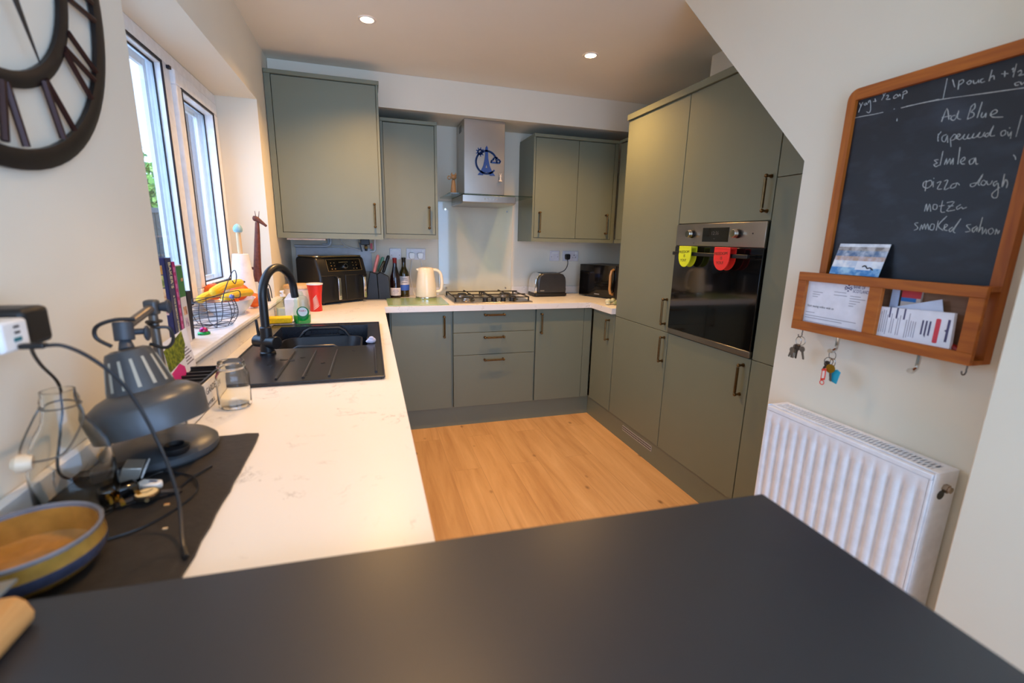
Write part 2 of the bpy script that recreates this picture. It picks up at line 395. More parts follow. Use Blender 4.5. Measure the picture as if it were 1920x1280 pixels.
# ---- outside: paving, fence, hedge, neighbouring wall
struct('ground', M().box((-14, -9, -0.35), (-0.3, 22, -0.3)), mt('paving', (150, 145, 138), 0.9, var=0.15, scale=3))
fence = T('garden_fence', 'weathered dark board fence outside under the green hedge', 'fence', (-4.0, 8.0, -0.3))
fm = M()
for i in range(30): fm.box((-9.0 + i * 0.25 + 0.004, 8.0, -0.3), (-9.0 + i * 0.25 + 0.246, 8.03, 1.78 + 0.02 * (i % 2)))
FENCEM = wood('weathered_boards', (52, 45, 40), (74, 66, 60), 'Z', 0.8)
O('boards', fm, FENCEM, fence)
O('top_rail', M().box((-9, 7.97, 1.76), (-1.5, 8.06, 1.86)), mt('grey_timber', (84, 80, 80), 0.8, var=0.1), fence)
hm = M()
random.seed(11)
for i in range(8000):
    c = Vector((random.uniform(-9.5, -2.0), 9.2 + random.uniform(-0.9, 0.9), 0))
    top = 3.2 + 0.25 * math.sin(c.x * 2.1) + 0.15 * math.sin(c.x * 5.3)
    c.z = random.uniform(1.0, top)
    if random.random() < 0.6: c.y = 9.2 - 0.9 * math.sqrt(max(0.0, 1 - ((c.z - 2.0) / 1.35) ** 2)) + random.uniform(-0.1, 0.12)
    a = Vector((random.gauss(0, 1), random.gauss(0, 1), random.gauss(0, 1))).normalized(); b = a.orthogonal().normalized(); r = random.uniform(0.07, 0.14)
    hm.k = random.choice((0, 0, 1, 2)); hm.quad(c + a * r, c + b * r * 0.6, c - a * r, c - b * r * 0.6)
O('hedge', hm, [mt('leaf_mid_green', (116, 156, 54), 0.6), mt('leaf_dark_green', (70, 110, 38), 0.6), mt('leaf_pale_green', (180, 204, 100), 0.6)], smooth=0, label='tall leafy green hedge seen through the window above the fence', cat='hedge')
nb = T('outbuilding', 'grey rendered outbuilding wall with pale downpipe outside the opening window', 'building', (-0.66, 1.25, -0.3))
O('wall', M().box((-1.0, 1.2, -0.3), (-0.31, 1.35, 3.6)), mt('grey_render', (66, 63, 68), 0.9, var=0.08, scale=8, bump=0.3), nb)
O('downpipe', M().cyl((-0.86, 1.16, -0.3), (-0.86, 1.16, 3.6), 0.035), mt('pale_pipe', (104, 104, 110), 0.5), nb)

# ------------------------------------------------------------------ ceiling downlights
def downlight(x, y, lab, power, cone=136):
    t = T('downlight', lab, 'ceiling light', (x, y, CH), group='recessed ceiling downlights')
    O('rim', M().lathe([(0.030, -0.001), (0.033, -0.004), (0.043, -0.005), (0.045, -0.0005)], 36, (x, y, CH)), mt('white_rim', (225, 215, 205), 0.35), t)
    O('bulb', M().lathe([(0.0, -0.004), (0.029, -0.004), (0.031, -0.0005)], 28, (x, y, CH)), mt('lit_bulb', (255, 230, 190), 0.5, emit=(255, 214, 160), estr=25), t)
    d = bpy.data.lights.new('downlight_beam', 'SPOT'); d.energy = power; d.color = (1.0, 0.56, 0.20); d.spot_size = rad(cone); d.spot_blend = 0.75; d.shadow_soft_size = 0.03
    o = bpy.data.objects.new('downlight_beam', d); C.objects.link(o); o.parent = t; o.location = (0, 0, -0.012)
downlight(0.584, -1.09, 'glowing recessed downlight over the sink side of the ceiling, nearer the window', 72)
downlight(1.805, -1.07, 'glowing recessed downlight in the ceiling nearer the tall oven units', 66)

downlight(0.66, -2.62, 'recessed downlight in the ceiling above the desk lamp', 42, 76)

# ------------------------------------------------------------------ cabinets
W0 = 0.91
def handle(parent, c, along, nrm, L=0.16):
    """bar pull: two turned posts on roses, slim faceted bar"""
    c = Vector(c); a = Vector(along); n = Vector(nrm); m = M()
    for s in (-1, 1):
        p = c + a * (s * (L / 2 - 0.010))
        m.cyl(p, p + n * 0.004, 0.0085, n=14); m.cyl(p + n * 0.003, p + n * 0.026, 0.0052, n=12)
        m.ball(p + n * 0.028, 0.0085, n=8)
    m.cyl(c + n * 0.030 - a * (L / 2 - 0.02), c + n * 0.030 + a * (L / 2 - 0.02), 0.0062, n=8)
    return O('handle', m, BRONZE, parent)
def front(name, parent, a, b, h=None, bev=0.0012):
    o = O(name, M().box(a, b), SAGE, parent, bev=bev)
    if h: handle(o, *h)
    return o
X, Y, Z = (1, 0, 0), (0, 1, 0), (0, 0, 1)
NY, NX = (0, -1, 0), (-1, 0, 0)
ZB, ZT = 0.152, 0.868
def carcass(t, a, b): O('carcass', M().box(a, b), SAGE, t)

t = T('base_cabinet', 'sage green corner base cabinet left of the hob drawers, under the green board', 'cabinet', (0.87, -0.3, 0.15))
carcass(t, (0.655, -0.57, ZB), (1.082, -0.03, ZT))
front('door', t, (0.665, -0.59, ZB + 0.002), (1.068, -0.571, ZT - 0.002), ((1.020, -0.59, 0.758), Z, NY))
t = T('drawer_cabinet', 'sage green three drawer base cabinet under the gas hob', 'cabinet', (1.39, -0.3, 0.15))
carcass(t, (1.0835, -0.57, ZB), (1.6985, -0.03, ZT))
for z0, z1, zh in ((0.709, 0.866, 0.835), (0.544, 0.706, 0.671), (0.154, 0.541, 0.504)):
    front('drawer', t, (1.086, -0.59, z0), (1.694, -0.571, z1), ((1.382, -0.59, zh), X, NY))
t = T('base_cabinet', 'sage green base cabinet with one door right of the hob drawers, under the toaster', 'cabinet', (1.92, -0.3, 0.15))
carcass(t, (1.70, -0.57, ZB), (2.12, -0.03, ZT))
front('door', t, (1.706, -0.59, ZB + 0.002), (2.092, -0.571, ZT - 0.002), ((1.743, -0.59, 0.758), Z, NY))
front('corner_post', t, (2.095, -0.588, ZB + 0.002), (2.160, -0.571, ZT - 0.002))
t = T('base_cabinet', 'narrow sage green base cabinet tucked between corner post and tall fridge unit', 'cabinet', (2.45, -0.76, 0.15))
carcass(t, (2.185, -0.931, ZB), (2.765, -0.592, ZT))
front('door', t, (2.163, -0.930, ZB + 0.002), (2.182, -0.610, ZT - 0.002), ((2.163, -0.857, 0.745), Z, NX))
for y0, y1 in ((-3.05, -2.455), (-2.45, -1.855), (-1.85, -1.225), (-1.22, -0.64)):
    t = T('base_cabinet', 'sage green base cabinet along the window wall, hidden below the sink worktop', 'cabinet', (0.3, (y0 + y1) / 2, 0.15), group='base cabinets below the window side worktop')
    cm = M(); cm.box((0.02, y0, ZB), (0.57, y0 + 0.018, 0.70)); cm.box((0.02, y1 - 0.018, ZB), (0.57, y1, 0.70)); cm.box((0.02, y0, ZB), (0.57, y1, ZB + 0.018)); cm.box((0.02, y0, ZB), (0.03, y1, 0.70))
    O('carcass', cm, SAGE, t)
    front('door', t, (0.571, y0 + 0.002, ZB + 0.002), (0.590, y1 - 0.002, ZT - 0.002), ((0.590, y0 + 0.05, 0.758), Z, X))
# plinths
pl = M(); pl.box((0.54, -0.561, 0), (2.178, -0.545, 0.150))
O('plinth', pl, SAGE, label='sage green kickboard along the floor under the hob drawers', cat='plinth')
pl = T('plinth', 'sage green kickboard with a slotted vent along the floor under the fridge and oven units', 'plinth', (2.19, -1.6, 0))
O('board', M().box((2.178, -2.75, 0), (2.194, -0.562, 0.150)), SAGE, pl)
vm = M(); vm.box((2.1755, -1.461, 0.083), (2.179, -1.113, 0.119))
vg = O('vent_grille', vm, mt('grille_grey', (176, 174, 168), 0.5), pl)
vm = M()
for i in range(22):
    for zz in (0.090, 0.105): vm.box((2.1748, -1.456 + i * 0.0156, zz), (2.1762, -1.456 + i * 0.0156 + 0.0115, zz + 0.0075))
O('slots', vm, BLACK, vg)
O('plinth', M().box((0.53, -3.1, 0), (0.546, -0.565, 0.150)), SAGE, label='sage green kickboard under the window side cabinets', cat='plinth')

# wall cabinets: carcass with visible frame, inset door
def wallcab(label, x0, x1, yf, z0, z1, doors, corn, loc):
    t = T('wall_cabinet', label, 'cabinet', loc)
    m = M(); m.box((x0, yf + 0.022, z0), (x1, -0.003, z1)); 
    dx0 = min(d[0] for d in doors) - 0.003; dx1 = max(d[1] for d in doors) + 0.003; dz0, dz1 = doors[0][2] - 0.003, doors[0][3] + 0.003
    m.box((x0, yf, z0), (dx0, yf + 0.0225, z1)); m.box((dx1, yf, z0), (x1, yf + 0.0225, z1)); m.box((dx0, yf - 0.001, z0), (dx1, yf + 0.0225, dz0)); m.box((dx0, yf, dz1), (dx1, yf + 0.0225, z1))
    O('carcass', m, SAGE, t)
    for a, b, za, zb, hx in doors:
        front('door', t, (a, yf + 0.001, za), (b, yf + 0.0205, zb), ((hx, yf + 0.001, za + 0.115), Z, NY))
    O('cornice', M().box((x0 + (0 if corn[0] else 0.001), yf - 0.010, z1), (x1 + corn[1], -0.003, z1 + 0.022)), SAGE, t, bev=0.002)
    return t
wallcab('large deep sage green wall cabinet in the corner above the air fryer', 0.004, 0.638, -0.52, 1.343, 2.272, [(0.040, 0.622, 1.379, 2.268, 0.589)], (1, 0.006), (0.32, -0.26, 1.343))
wallcab('narrow sage green wall cabinet between the deep corner cabinet and the cooker hood', 0.6455, 1.022, -0.35, 1.352, 2.108, [(0.664, 1.002, 1.384, 2.104, 0.960)], (1, 0.0), (0.83, -0.17, 1.352))
wallcab('double door sage green wall cabinet right of the cooker hood, above the toaster', 1.732, 2.43, -0.35, 1.350, 2.100, [(1.750, 2.093, 1.380, 2.096, 1.789), (2.097, 2.398, 1.380, 2.096, 2.353)], (0, 0.0), (2.08, -0.17, 1.35))
t = T('wall_cabinet', 'sage green wall cabinet return squeezed between the corner and the tall fridge unit', 'cabinet', (2.6, -0.64, 1.35))
O('carcass', M().box((2.455, -0.932, 1.35), (2.767, -0.362, 2.100)), SAGE, t)
front('door', t, (2.434, -0.930, 1.380), (2.4545, -0.375, 2.096))
front('rail', t, (2.433, -0.931, 1.350), (2.4545, -0.362, 1.378))
O('cornice', M().box((2.424, -0.932, 2.101), (2.767, -0.365, 2.122)), SAGE, t, bev=0.002)

# tall units
XF = 2.163; ZS = 0.858; TOP = 2.113
def tall(label, y0, y1, fronts, loc, depth_from=2.187):
    t = T('tall_cabinet', label, 'cabinet', loc); m = M()
    if fronts[0][0] == 'niche':
        n0, n1 = fronts[0][1:]; m.box((depth_from, y0, ZB), (2.766, y1, n0)); m.box((depth_from, y0, n1), (2.766, y1, TOP)); m.box((2.72, y0, n0), (2.766, y1, n1)); fronts = fronts[1:]
        m.box((depth_from, y0, n0), (2.72, y0 + 0.006, n1)); m.box((depth_from, y1 - 0.004, n0), (2.72, y1, n1))
    else: m.box((depth_from, y0, ZB), (2.766, y1, TOP))
    O('carcass', m, SAGE, t)
    for z0, z1, h in fronts: front('door', t, (XF, y0 + 0.0015, z0), (XF + 0.020, y1 - 0.0015, z1), ((XF, h[0], h[1]), Z, NX) if h else None)
    return t
ft = tall('tall sage green fridge freezer housing with upper and lower doors left of the oven', -1.534, -0.937, [(ZB + 0.003, ZS - 0.0015, (-1.505, 0.755)), (ZS + 0.0015, TOP - 0.002, (-1.497, 0.975))], (2.46, -1.235, 0.15))
O('end_panel', M().box((XF + 0.001, -0.9365, 0.87), (2.766, -0.934, TOP)), SAGE, ft)
tall('tall sage green oven housing with one big door above and one below the oven', -2.145, -1.536, [('niche', 0.860, 1.462), (ZB + 0.003, ZS - 0.0015, (-2.105, 0.752)), (1.464, TOP - 0.002, (-2.118, 1.572))], (2.46, -1.84, 0.15))
tall('sage green larder unit half hidden behind the stair wall right of the oven', -2.74, -2.147, [(ZB + 0.003, ZS - 0.0015, None), (ZS + 0.0015, 1.632, None), (1.635, TOP - 0.002, None)], (2.46, -2.44, 0.15))
O('cornice', M().box((2.150, -2.74, TOP), (2.766, -0.932, TOP + 0.034)), SAGE, bev=0.002, label='sage green cornice strip running along the top of the tall units', cat='cornice')

# ------------------------------------------------------------------ built-in oven
ov = T('built_in_oven', 'black glass built-in oven with steel control panel in the tall green units', 'oven', (2.4, -1.84, 0.863))
OY0, OY1 = -2.1415, -1.5425
O('housing', M().box((2.17, OY0 + 0.008, 0.866), (2.70, OY1 - 0.008, 1.458)), BLACK, ov)
cp = O('control_panel', M().box((2.150, OY0, 1.349), (2.169, OY1, 1.459)), STEEL, ov, bev=0.0015)
dm = M().box((2.1488, -1.929, 1.371), (2.151, -1.751, 1.438))
dsp = O('display', dm, GLOSSBLK, cp)
dm = M().text('12:36', 0.024, (2.1484, -1.812, 1.404), (0, -1, 0), Z, 0.0002); dm.text('...', 0.02, (2.1484, -1.83, 1.385), (0, -1, 0), Z, 0.0002)
O('digits', dm, mt('dim_digits', (86, 84, 80), 0.5), dsp)
for yk in (-1.672, -1.985):
    kb = O('knob', M().cyl((2.151, yk, 1.409), (2.136, yk, 1.409), 0.021, 0.0185, 28), BLACK, cp)
    km = M().cyl((2.137, yk, 1.409), (2.118, yk, 1.409), 0.0188, 0.0178, 28); O('cap', km, CHROME, kb, bev=0.0015)
O('buttons', M().cyl((2.151, -2.072, 1.409), (2.1485, -2.072, 1.409), 0.003).cyl((2.151, -1.69, 1.363), (2.1485, -1.69, 1.363), 0.002), BLACK, cp)
dr = O('door', M().box((2.150, OY0, 0.893), (2.169, OY1, 1.345)), GLOSSBLK, ov, bev=0.0015)
O('trim', M().box((2.149, OY0, 0.864), (2.169, OY1, 0.892)), STEEL, ov, bev=0.001)
hb = M(); hb.box((2.103, -2.105, 1.300), (2.113, -1.585, 1.318)); hb.box((2.112, -2.105, 1.302), (2.151, -2.085, 1.316)); hb.box((2.112, -1.605, 1.302), (2.151, -1.585, 1.316))
O('handle', hb, BLACK, dr, bev=0.003)
def pouch(y0, y1, col, nm, label):
    t = T('hanging_mitt', label, 'oven mitt', (2.10, (y0 + y1) / 2, 1.243), group='bright flaps hung over the oven handle')
    mat = mt(nm, col, 0.6, var=0.03); c = (y0 + y1) / 2; hw = (y1 - y0) / 2
    poly = [(c - hw, 1.345), (c + hw, 1.345)] + [(c + hw * math.cos(a), 1.300 - 0.058 * math.sin(a)) for a in [PI * i / 14 for i in range(15)]]
    O('front_flap', M().prism(poly, 0, 2.091, 2.096), mat, t, bev=0.001)
    sh = [(y, z) for y, z in poly]
    O('back_flap', M().prism(sh, 0, 2.124, 2.129), mat, t, bev=0.001)
    O('fold', M().box((2.0905, c - hw, 1.338), (2.1295, c + hw, 1.347)), mat, t, bev=0.002)
    x = M()
    for s, z in (('FREEDOM', 1.312), ('IS', 1.292), ('YOU!', 1.270)): x.text(s, 0.019, (2.0907, c + (0.006 if s != 'IS' else 0.0), z), (0, -1, 0.06), Z, 0.0002, 'CENTER')
    O('lettering', x, mt('marker_ink', (60, 50, 20), 0.7), t)
pouch(-1.750, -1.655, (222, 232, 30), 'neon_yellow_felt', 'neon yellow rounded flap hanging on the left of the oven handle')
pouch(-2.015, -1.915, (236, 44, 36), 'coral_red_felt', 'red rounded flap hanging in the middle of the oven handle')

# ------------------------------------------------------------------ worktop, upstand, splashback, bar
wt = M(); zb = 0.87
wt.prism([(0.004, -0.004), (0.004, -1.28), (0.622, -1.28), (0.622, -0.62), (2.131, -0.62), (2.131, -0.934), (2.766, -0.934), (2.766, -0.004)], 2, zb, W0)
wt.box((0.004, -1.79, zb), (0.105, -1.28, W0)); wt.box((0.530, -1.79, zb), (0.622, -1.28, W0)); wt.box((0.004, -3.32, zb), (0.622, -1.79, W0))
wo = O('worktop', wt, COUNTER, label='white marble-veined worktop running under the window and along the back wall', cat='worktop', smooth=0)
um = M(); um.box((0.003, -3.12, W0 + 0.0005), (0.021, -0.024, 0.966)); 
O('upstand', um, COUNTER, label='low white upstand strip under the window sill, along the left wall', cat='upstand', smooth=0, bev=0.0015)
O('upstand', M().box((0.022, -0.021, W0 + 0.0005), (1.069, -0.003, 0.974)), COUNTER, label='low white upstand strip on the back wall behind kettle and wine bottles', cat='upstand', smooth=0, bev=0.0015)
O('upstand', M().box((1.683, -0.021, W0 + 0.0005), (2.747, -0.003, 0.974)), COUNTER, label='low white upstand strip on the back wall behind the toaster', cat='upstand', smooth=0, bev=0.0015)
sp = T('splashback', 'pale glass splashback panel behind the gas hob', 'splashback', (1.376, -0.006, 0.912))
O('panel', M().box((1.071, -0.010, 0.912), (1.681, -0.003, 1.640)), mt('pale_back_painted_glass', (206, 208, 192), 0.06, var=0.01, coat=0.5), sp, bev=0.001)
for sx, sz in ((1.128, 1.583), (1.632, 1.583), (1.128, 0.965), (1.632, 0.965)):
    O('screw_cap', M().cyl((sx, -0.009, sz), (sx, -0.015, sz), 0.0085, 0.0075), CHROME, sp)
bm_ = M().prism([(0.006, -3.1335), (1.164, -3.180), (1.125, -4.3), (0.006, -4.3)], 2, 0.9125, 0.95)
br = T('breakfast_bar', 'dark anthracite breakfast bar top across the foreground', 'table', (0.6, -3.7, 0))
O('top', bm_, BARM, br, bev=0.0015)
O('leg', M().box((0.95, -3.95, 0), (1.03, -3.87, 0.9125)), MATTBLK, br)
O('leg', M().box((0.10, -4.25, 0), (0.18, -4.17, 0.9125)), MATTBLK, br)

# ------------------------------------------------------------------ cooker hood
hd = T('cooker_hood', 'stainless steel chimney cooker hood with a flat glass canopy over the hob', 'cooker hood', (1.38, -0.2, 1.605))
O('chimney', M().box((1.222, -0.300, 1.668), (1.523, -0.004, 2.188)), STEEL, hd, bev=0.002)
vn = M()
for i in range(4): vn.box((1.2212, -0.20 + i * 0.025, 2.118), (1.2225, -0.188 + i * 0.025, 2.165))
O('vent', vn, BLACK, hd)
O('body', M().prism([(-0.47, 1.612), (-0.47, 1.659), (-0.012, 1.659), (-0.012, 1.605), (-0.44, 1.603)], 0, 1.178, 1.562), STEEL, hd, bev=0.002)
O('glass_canopy', M().prism(rrect(1.084, -0.485, 1.690, -0.012, 0.02), 2, 1.6605, 1.6665), [glass('hood_glass', (0.62, 0.74, 0.70), 0.9, 1.5)], hd, smooth=0)
bt = M()
for i in range(5): bt.cyl((1.335 + i * 0.022, -0.4695, 1.636), (1.335 + i * 0.022, -0.473, 1.636), 0.0045)
O('buttons', bt, CHROME, hd)
# ornaments on the hood
BLUE = mt('blue_print', (30, 72, 140), 0.55)
em = M(); yE = -0.3015
def strip(pts, wd): 
    for a, b in zip(pts, pts[1:]):
        a = Vector(a); b = Vector(b); d = (b - a).normalized(); n = Vector((-d.y, d.x)) * wd / 2; a = a - d * wd * 0.25; b = b + d * wd * 0.25
        em.prism([tuple(a + n), tuple(b + n), tuple(b - n), tuple(a - n)], 1, yE - 0.004, yE)
cx, cz = 1.386, 1.905
strip([(cx + 0.078 * math.cos(a), cz + 0.078 * math.sin(a)) for a in [rad(-42 - i * 9.6) for i in range(38)] ][:34], 0.013)
tower = [(cx - 0.0045, 2.000), (cx + 0.0045, 2.000), (cx + 0.008, 1.985), (cx + 0.006, 1.972), (cx + 0.010, 1.925), (cx + 0.022, 1.875), (cx + 0.046, 1.823), (cx + 0.056, 1.816), (cx + 0.028, 1.816), (cx + 0.014, 1.836), (cx - 0.014, 1.836), (cx - 0.028, 1.816), (cx - 0.056, 1.816), (cx - 0.046, 1.823), (cx - 0.022, 1.875), (cx - 0.010, 1.925), (cx - 0.006, 1.972), (cx - 0.008, 1.985)]
em.prism([(cx - 0.009, 2.003), (cx, 2.018), (cx + 0.009, 2.003), (cx + 0.009, 1.985), (cx - 0.009, 1.985)], 1, yE - 0.004, yE)
for s in (-1, 1):
    em.prism([(cx, 1.985), (cx + s * 0.009, 1.985), (cx + s * 0.013, 1.930), (cx + s * 0.024, 1.882), (cx + s * 0.042, 1.845), (cx + s * 0.066, 1.815), (cx + s * 0.026, 1.815), (cx + s * 0.018, 1.832), (cx, 1.838), (cx, 1.866), (cx + s * 0.007, 1.868), (cx, 1.892)], 1, yE - 0.004, yE)
strip([(cx - 0.048 + 0.016 * math.cos(a), 1.972 + 0.016 * math.sin(a)) for a in [2 * PI * i / 12 for i in range(13)]], 0.010)
for i in range(9):
    a = 2 * PI * i / 9; strip([(cx - 0.048 + 0.018 * math.cos(a), 1.972 + 0.018 * math.sin(a)), (cx - 0.048 + 0.030 * math.cos(a), 1.972 + 0.030 * math.sin(a))], 0.006)
strip([(cx + q[0], 1.905 + q[1]) for q in ((0.034, 0.002), (0.098, 0.002), (0.104, 0.012), (0.096, 0.022), (0.086, 0.024), (0.078, 0.036), (0.062, 0.038), (0.052, 0.028), (0.050, 0.020), (0.038, 0.014), (0.034, 0.002))], 0.011)
O('tower_magnet', em, BLUE, smooth=0, label='blue cut-out tower with sun and cloud fixed to the hood chimney', cat='magnet')
bn = M(); bn.lathe([(0.0, 0), (0.015, 0), (0.014, 0.004), (0.007, 0.010), (0.0055, 0.026), (0.008, 0.030), (0.0085, 0.036), (0.006, 0.042), (0.0, 0.044)], 16, (1.488, -0.318, 1.776))
bn.tube([(1.486, -0.318, 1.818), (1.483, -0.318, 1.834)], [0.003, 0.001]); bn.tube([(1.491, -0.318, 1.818), (1.496, -0.318, 1.834)], [0.003, 0.001])
O('figurine_magnet', bn, mt('cream_ceramic', (236, 222, 205), 0.3), label='tiny white eared figure on the right of the hood chimney', cat='magnet')
ct = T('cat_figurine', 'small tan carved cat figurine standing on the left of the hood glass', 'figurine', (1.135, -0.33, 1.667))
TAN = wood('carved_tan_wood', (112, 86, 56), (142, 112, 76), 'Z', 0.5, 30)
b = M(); b.lathe([(0.0, 1.667), (0.020, 1.667), (0.021, 1.69), (0.017, 1.73), (0.012, 1.765), (0.0, 1.772)], 18, (1.138, -0.33, 0), sx=0.95, sy=0.8)
b.ball((1.139, -0.335, 1.785), 0.021, 1.0, 0.8, 0.85)
for s in (-1, 1): b.lathe([(0.009, 0), (0.0, 0.022)], 10, (1.139 + s * 0.014, -0.335, 1.797), sy=0.5)
O('body', b, TAN, ct)
O('tail', M().tube(arc((1.108, -0.33, 1.780), 0.011, 0, 2 * PI, 18, X, Z)[:-1], 0.0035, 8, True), TAN, ct)

# ------------------------------------------------------------------ hob
hb = T('gas_hob', 'four burner stainless steel gas hob with black pan supports set in the worktop', 'hob', (1.4, -0.3, W0))
O('plate', M().box((1.105, -0.545, W0 + 0.0005), (1.690, -0.055, W0 + 0.008)), STEEL, hb, bev=0.004)
for bx, by, r in ((1.225, -0.19, 0.036), (1.225, -0.40, 0.044), (1.575, -0.19, 0.044), (1.575, -0.40, 0.030)):
    bo = O('burner', M().lathe([(r + 0.014, 0.0), (r + 0.012, 0.006), (r + 0.003, 0.009), (r, 0.018), (0.0, 0.018)], 32, (bx, by, W0 + 0.008)), STEEL, hb)
    O('cap', M().lathe([(r * 0.95, 0.0), (r * 0.95, 0.005), (r * 0.8, 0.008), (0, 0.009)], 32, (bx, by, W0 + 0.026)), MATTBLK, bo)
IRON = mt('cast_iron', (22, 21, 21), 0.55)
for gx0, gx1 in ((1.120, 1.390), (1.405, 1.675)):
    gm = M(); zt = W0 + 0.046; xm = (gx0 + gx1) / 2
    def bar(a, b_, wd=0.0045): gm.tube([a, b_], wd, 6)
    ring = [(gx0, -0.485), (gx1, -0.485), (gx1, -0.085), (gx0, -0.085)]
    for i in range(4): bar(ring[i] + (zt - 0.012,), ring[(i + 1) % 4] + (zt - 0.012,))
    for p in ring: gm.tube([p + (W0 + 0.008,), p + (zt - 0.010,)], 0.006, 8)
    for yy in (-0.40, -0.19):
        for a, b_ in (((gx0, yy), (xm - 0.028, yy)), ((gx1, yy), (xm + 0.028, yy))): gm.tube([a + (zt - 0.012,), a + (zt,), b_ + (zt,)], 0.0045, 6)
        for s in (-1, 1): gm.tube([(xm, yy + s * (0.085 if (yy < -0.3) == (s < 0) else 0.105), zt - 0.012), (xm, yy + s * 0.080, zt), (xm, yy + s * 0.028, zt)], 0.0045, 6)
    bar((gx0, -0.295, zt - 0.012), (gx1, -0.295, zt - 0.012))
    O('pan_support', gm, IRON, hb)
for kx in (1.335, 1.402, 1.470, 1.538):
    O('knob', M().lathe([(0.021, 0), (0.021, 0.004), (0.018, 0.006), (0.0195, 0.028), (0.0, 0.029)], 20, (kx, -0.508, W0 + 0.008)), BLACK, hb)

# ------------------------------------------------------------------ wall sockets at the back
SOCK = mt('socket_white', (226, 222, 226), 0.35); LINE = mt('socket_screw_grey', (150, 146, 150), 0.5)  # second grey is the plain colour of the plate screws
def socket(x0, x1, z0, z1, label, kind, name='wall_socket'):
    t = T(name, label, 'socket', ((x0 + x1) / 2, -0.005, z0))
    O('plate', M().box((x0, -0.012, z0), (x1, -0.0025, z1)), SOCK, t, bev=0.002)
    n = 2 if kind == 'double' else 1
    for i in range(n):
        c = x0 + (x1 - x0) * (0.5 if n == 1 else (0.27 + 0.46 * i)); zc = (z0 + z1) / 2
        if kind != 'blank':
            O('switch', M().box((c - 0.010 + (0.02 if n == 2 and i else -0.0), -0.0155, zc + 0.016), (c + 0.008 + (0.02 if n == 2 and i else 0), -0.0115, zc + 0.034)), WHITE, t, bev=0.001)
            h = M(); h.box((c - 0.003, -0.0122, zc + 0.002), (c + 0.003, -0.0118, zc + 0.011))
            for s in (-1, 1): h.box((c + s * 0.011 - 0.003, -0.0122, zc - 0.016), (c + s * 0.011 + 0.003, -0.0118, zc - 0.011))
            O('pin_slots', h, GASKET, t)
        else:
            O('switch', M().box((c - 0.028, -0.0155, z1 - 0.022), (c + 0.028, -0.0115, z1 - 0.012)), WHITE, t, bev=0.001)
    sc = M()
    for s in (0.16, 0.84): sc.cyl((x0 + (x1 - x0) * s, -0.0115, (z0 + z1) / 2 - 0.008), (x0 + (x1 - x0) * s, -0.013, (z0 + z1) / 2 - 0.008), 0.0035)
    O('screws', sc, LINE, t)
socket(0.694, 0.780, 1.190, 1.276, 'single white switch plate on the wall behind the wine bottles', 'blank', 'switch_plate')
socket(0.820, 0.967, 1.190, 1.276, 'white double socket with two white plugs behind the kettle', 'double')
socket(2.024, 2.110, 1.190, 1.276, 'single white socket plate above the toaster', 'blank', 'switch_plate')
socket(2.143, 2.290, 1.190, 1.276, 'white double socket with a black plug between toaster and microwave', 'double')
def plug(x, z, mat, cable, label, cm):
    t = T('plug', label, 'plug', (x, -0.03, z))
    O('body', M().prism([(x - 0.020, z - 0.016), (x - 0.012, z - 0.026), (x + 0.012, z - 0.026), (x + 0.020, z - 0.016), (x + 0.022, z + 0.014), (x + 0.014, z + 0.022), (x - 0.014, z + 0.022), (x - 0.022, z + 0.014)], 1, -0.046, -0.0165), mat, t, bev=0.003)
    O('cable', M().tube(spline(cable, 8), 0.0035, 8), cm, t)
WCAB = mt('white_flex', (228, 226, 222), 0.5)
plug(0.860, 1.224, WHITE, [(0.860, -0.035, 1.20), (0.855, -0.040, 1.16), (0.842, -0.045, 1.08), (0.855, -0.05, 0.98), (0.87, -0.07, 0.918)], 'white plug in the left half of the double socket behind the kettle', WCAB)
plug(0.925, 1.224, WHITE, [(0.925, -0.035, 1.20), (0.930, -0.040, 1.16), (0.940, -0.045, 1.08), (0.945, -0.055, 0.98), (0.94, -0.08, 0.918)], 'white plug in the right half of the double socket, above the kettle lid', WCAB)
plug(2.180, 1.228, BLACK, [(2.180, -0.035, 1.205), (2.178, -0.045, 1.16), (2.150, -0.055, 1.115), (2.098, -0.07, 1.094), (2.06, -0.085, 1.090), (2.03, -0.086, 1.075)], 'black plug with a flex curling down to the toaster', BLACK)

# ------------------------------------------------------------------ things along the back worktop
af = T('air_fryer', 'big black dual drawer air fryer with chrome handles in the worktop corner', 'air fryer', (0.292, -0.292, W0), rad(38.4), world=False)
O('body', M().prism([(-0.135, 0.012), (-0.132, 0.205), (-0.095, 0.312), (0.125, 0.312), (0.135, 0.29), (0.135, 0.012)], 0, -0.19, 0.19), mt('satin_black', (26, 25, 26), 0.3), af, bev=0.018, seg=4)
O('lid_plate', M().prism(rrect(-0.185, -0.095, 0.185, 0.128, 0.03), 2, 0.3115, 0.322), mt('champagne_metal', (196, 178, 140), 0.2, 1.0), af, bev=0.003)
nv = Vector((0, -0.944, 0.330)); uv = Vector((1, 0, 0)); vv = Vector((0, 0.330, 0.944)); o0 = Vector((0.0, -0.1135, 0.2585)) + nv * 0.0005
def pp(a, b, d=0.0): return o0 + uv * a + vv * b + nv * d
pm = M(); 
for (a0, b0, a1, b1) in ((-0.118, -0.042, 0.150, 0.042),): pm.add([pp(a0, b0, -0.004), pp(a1, b0, -0.004), pp(a1, b1, -0.004), pp(a0, b1, -0.004), pp(a0, b0, 0.002), pp(a1, b0, 0.002), pp(a1, b1, 0.002), pp(a0, b1, 0.002)], [(0, 3, 2, 1), (4, 5, 6, 7), (0, 1, 5, 4), (1, 2, 6, 5), (2, 3, 7, 6), (3, 0, 4, 7)])
cpn = O('control_panel', pm, GLOSSBLK, af)
gd = mt('gold_print', (170, 140, 84), 0.4, 0.3)
pm = M()
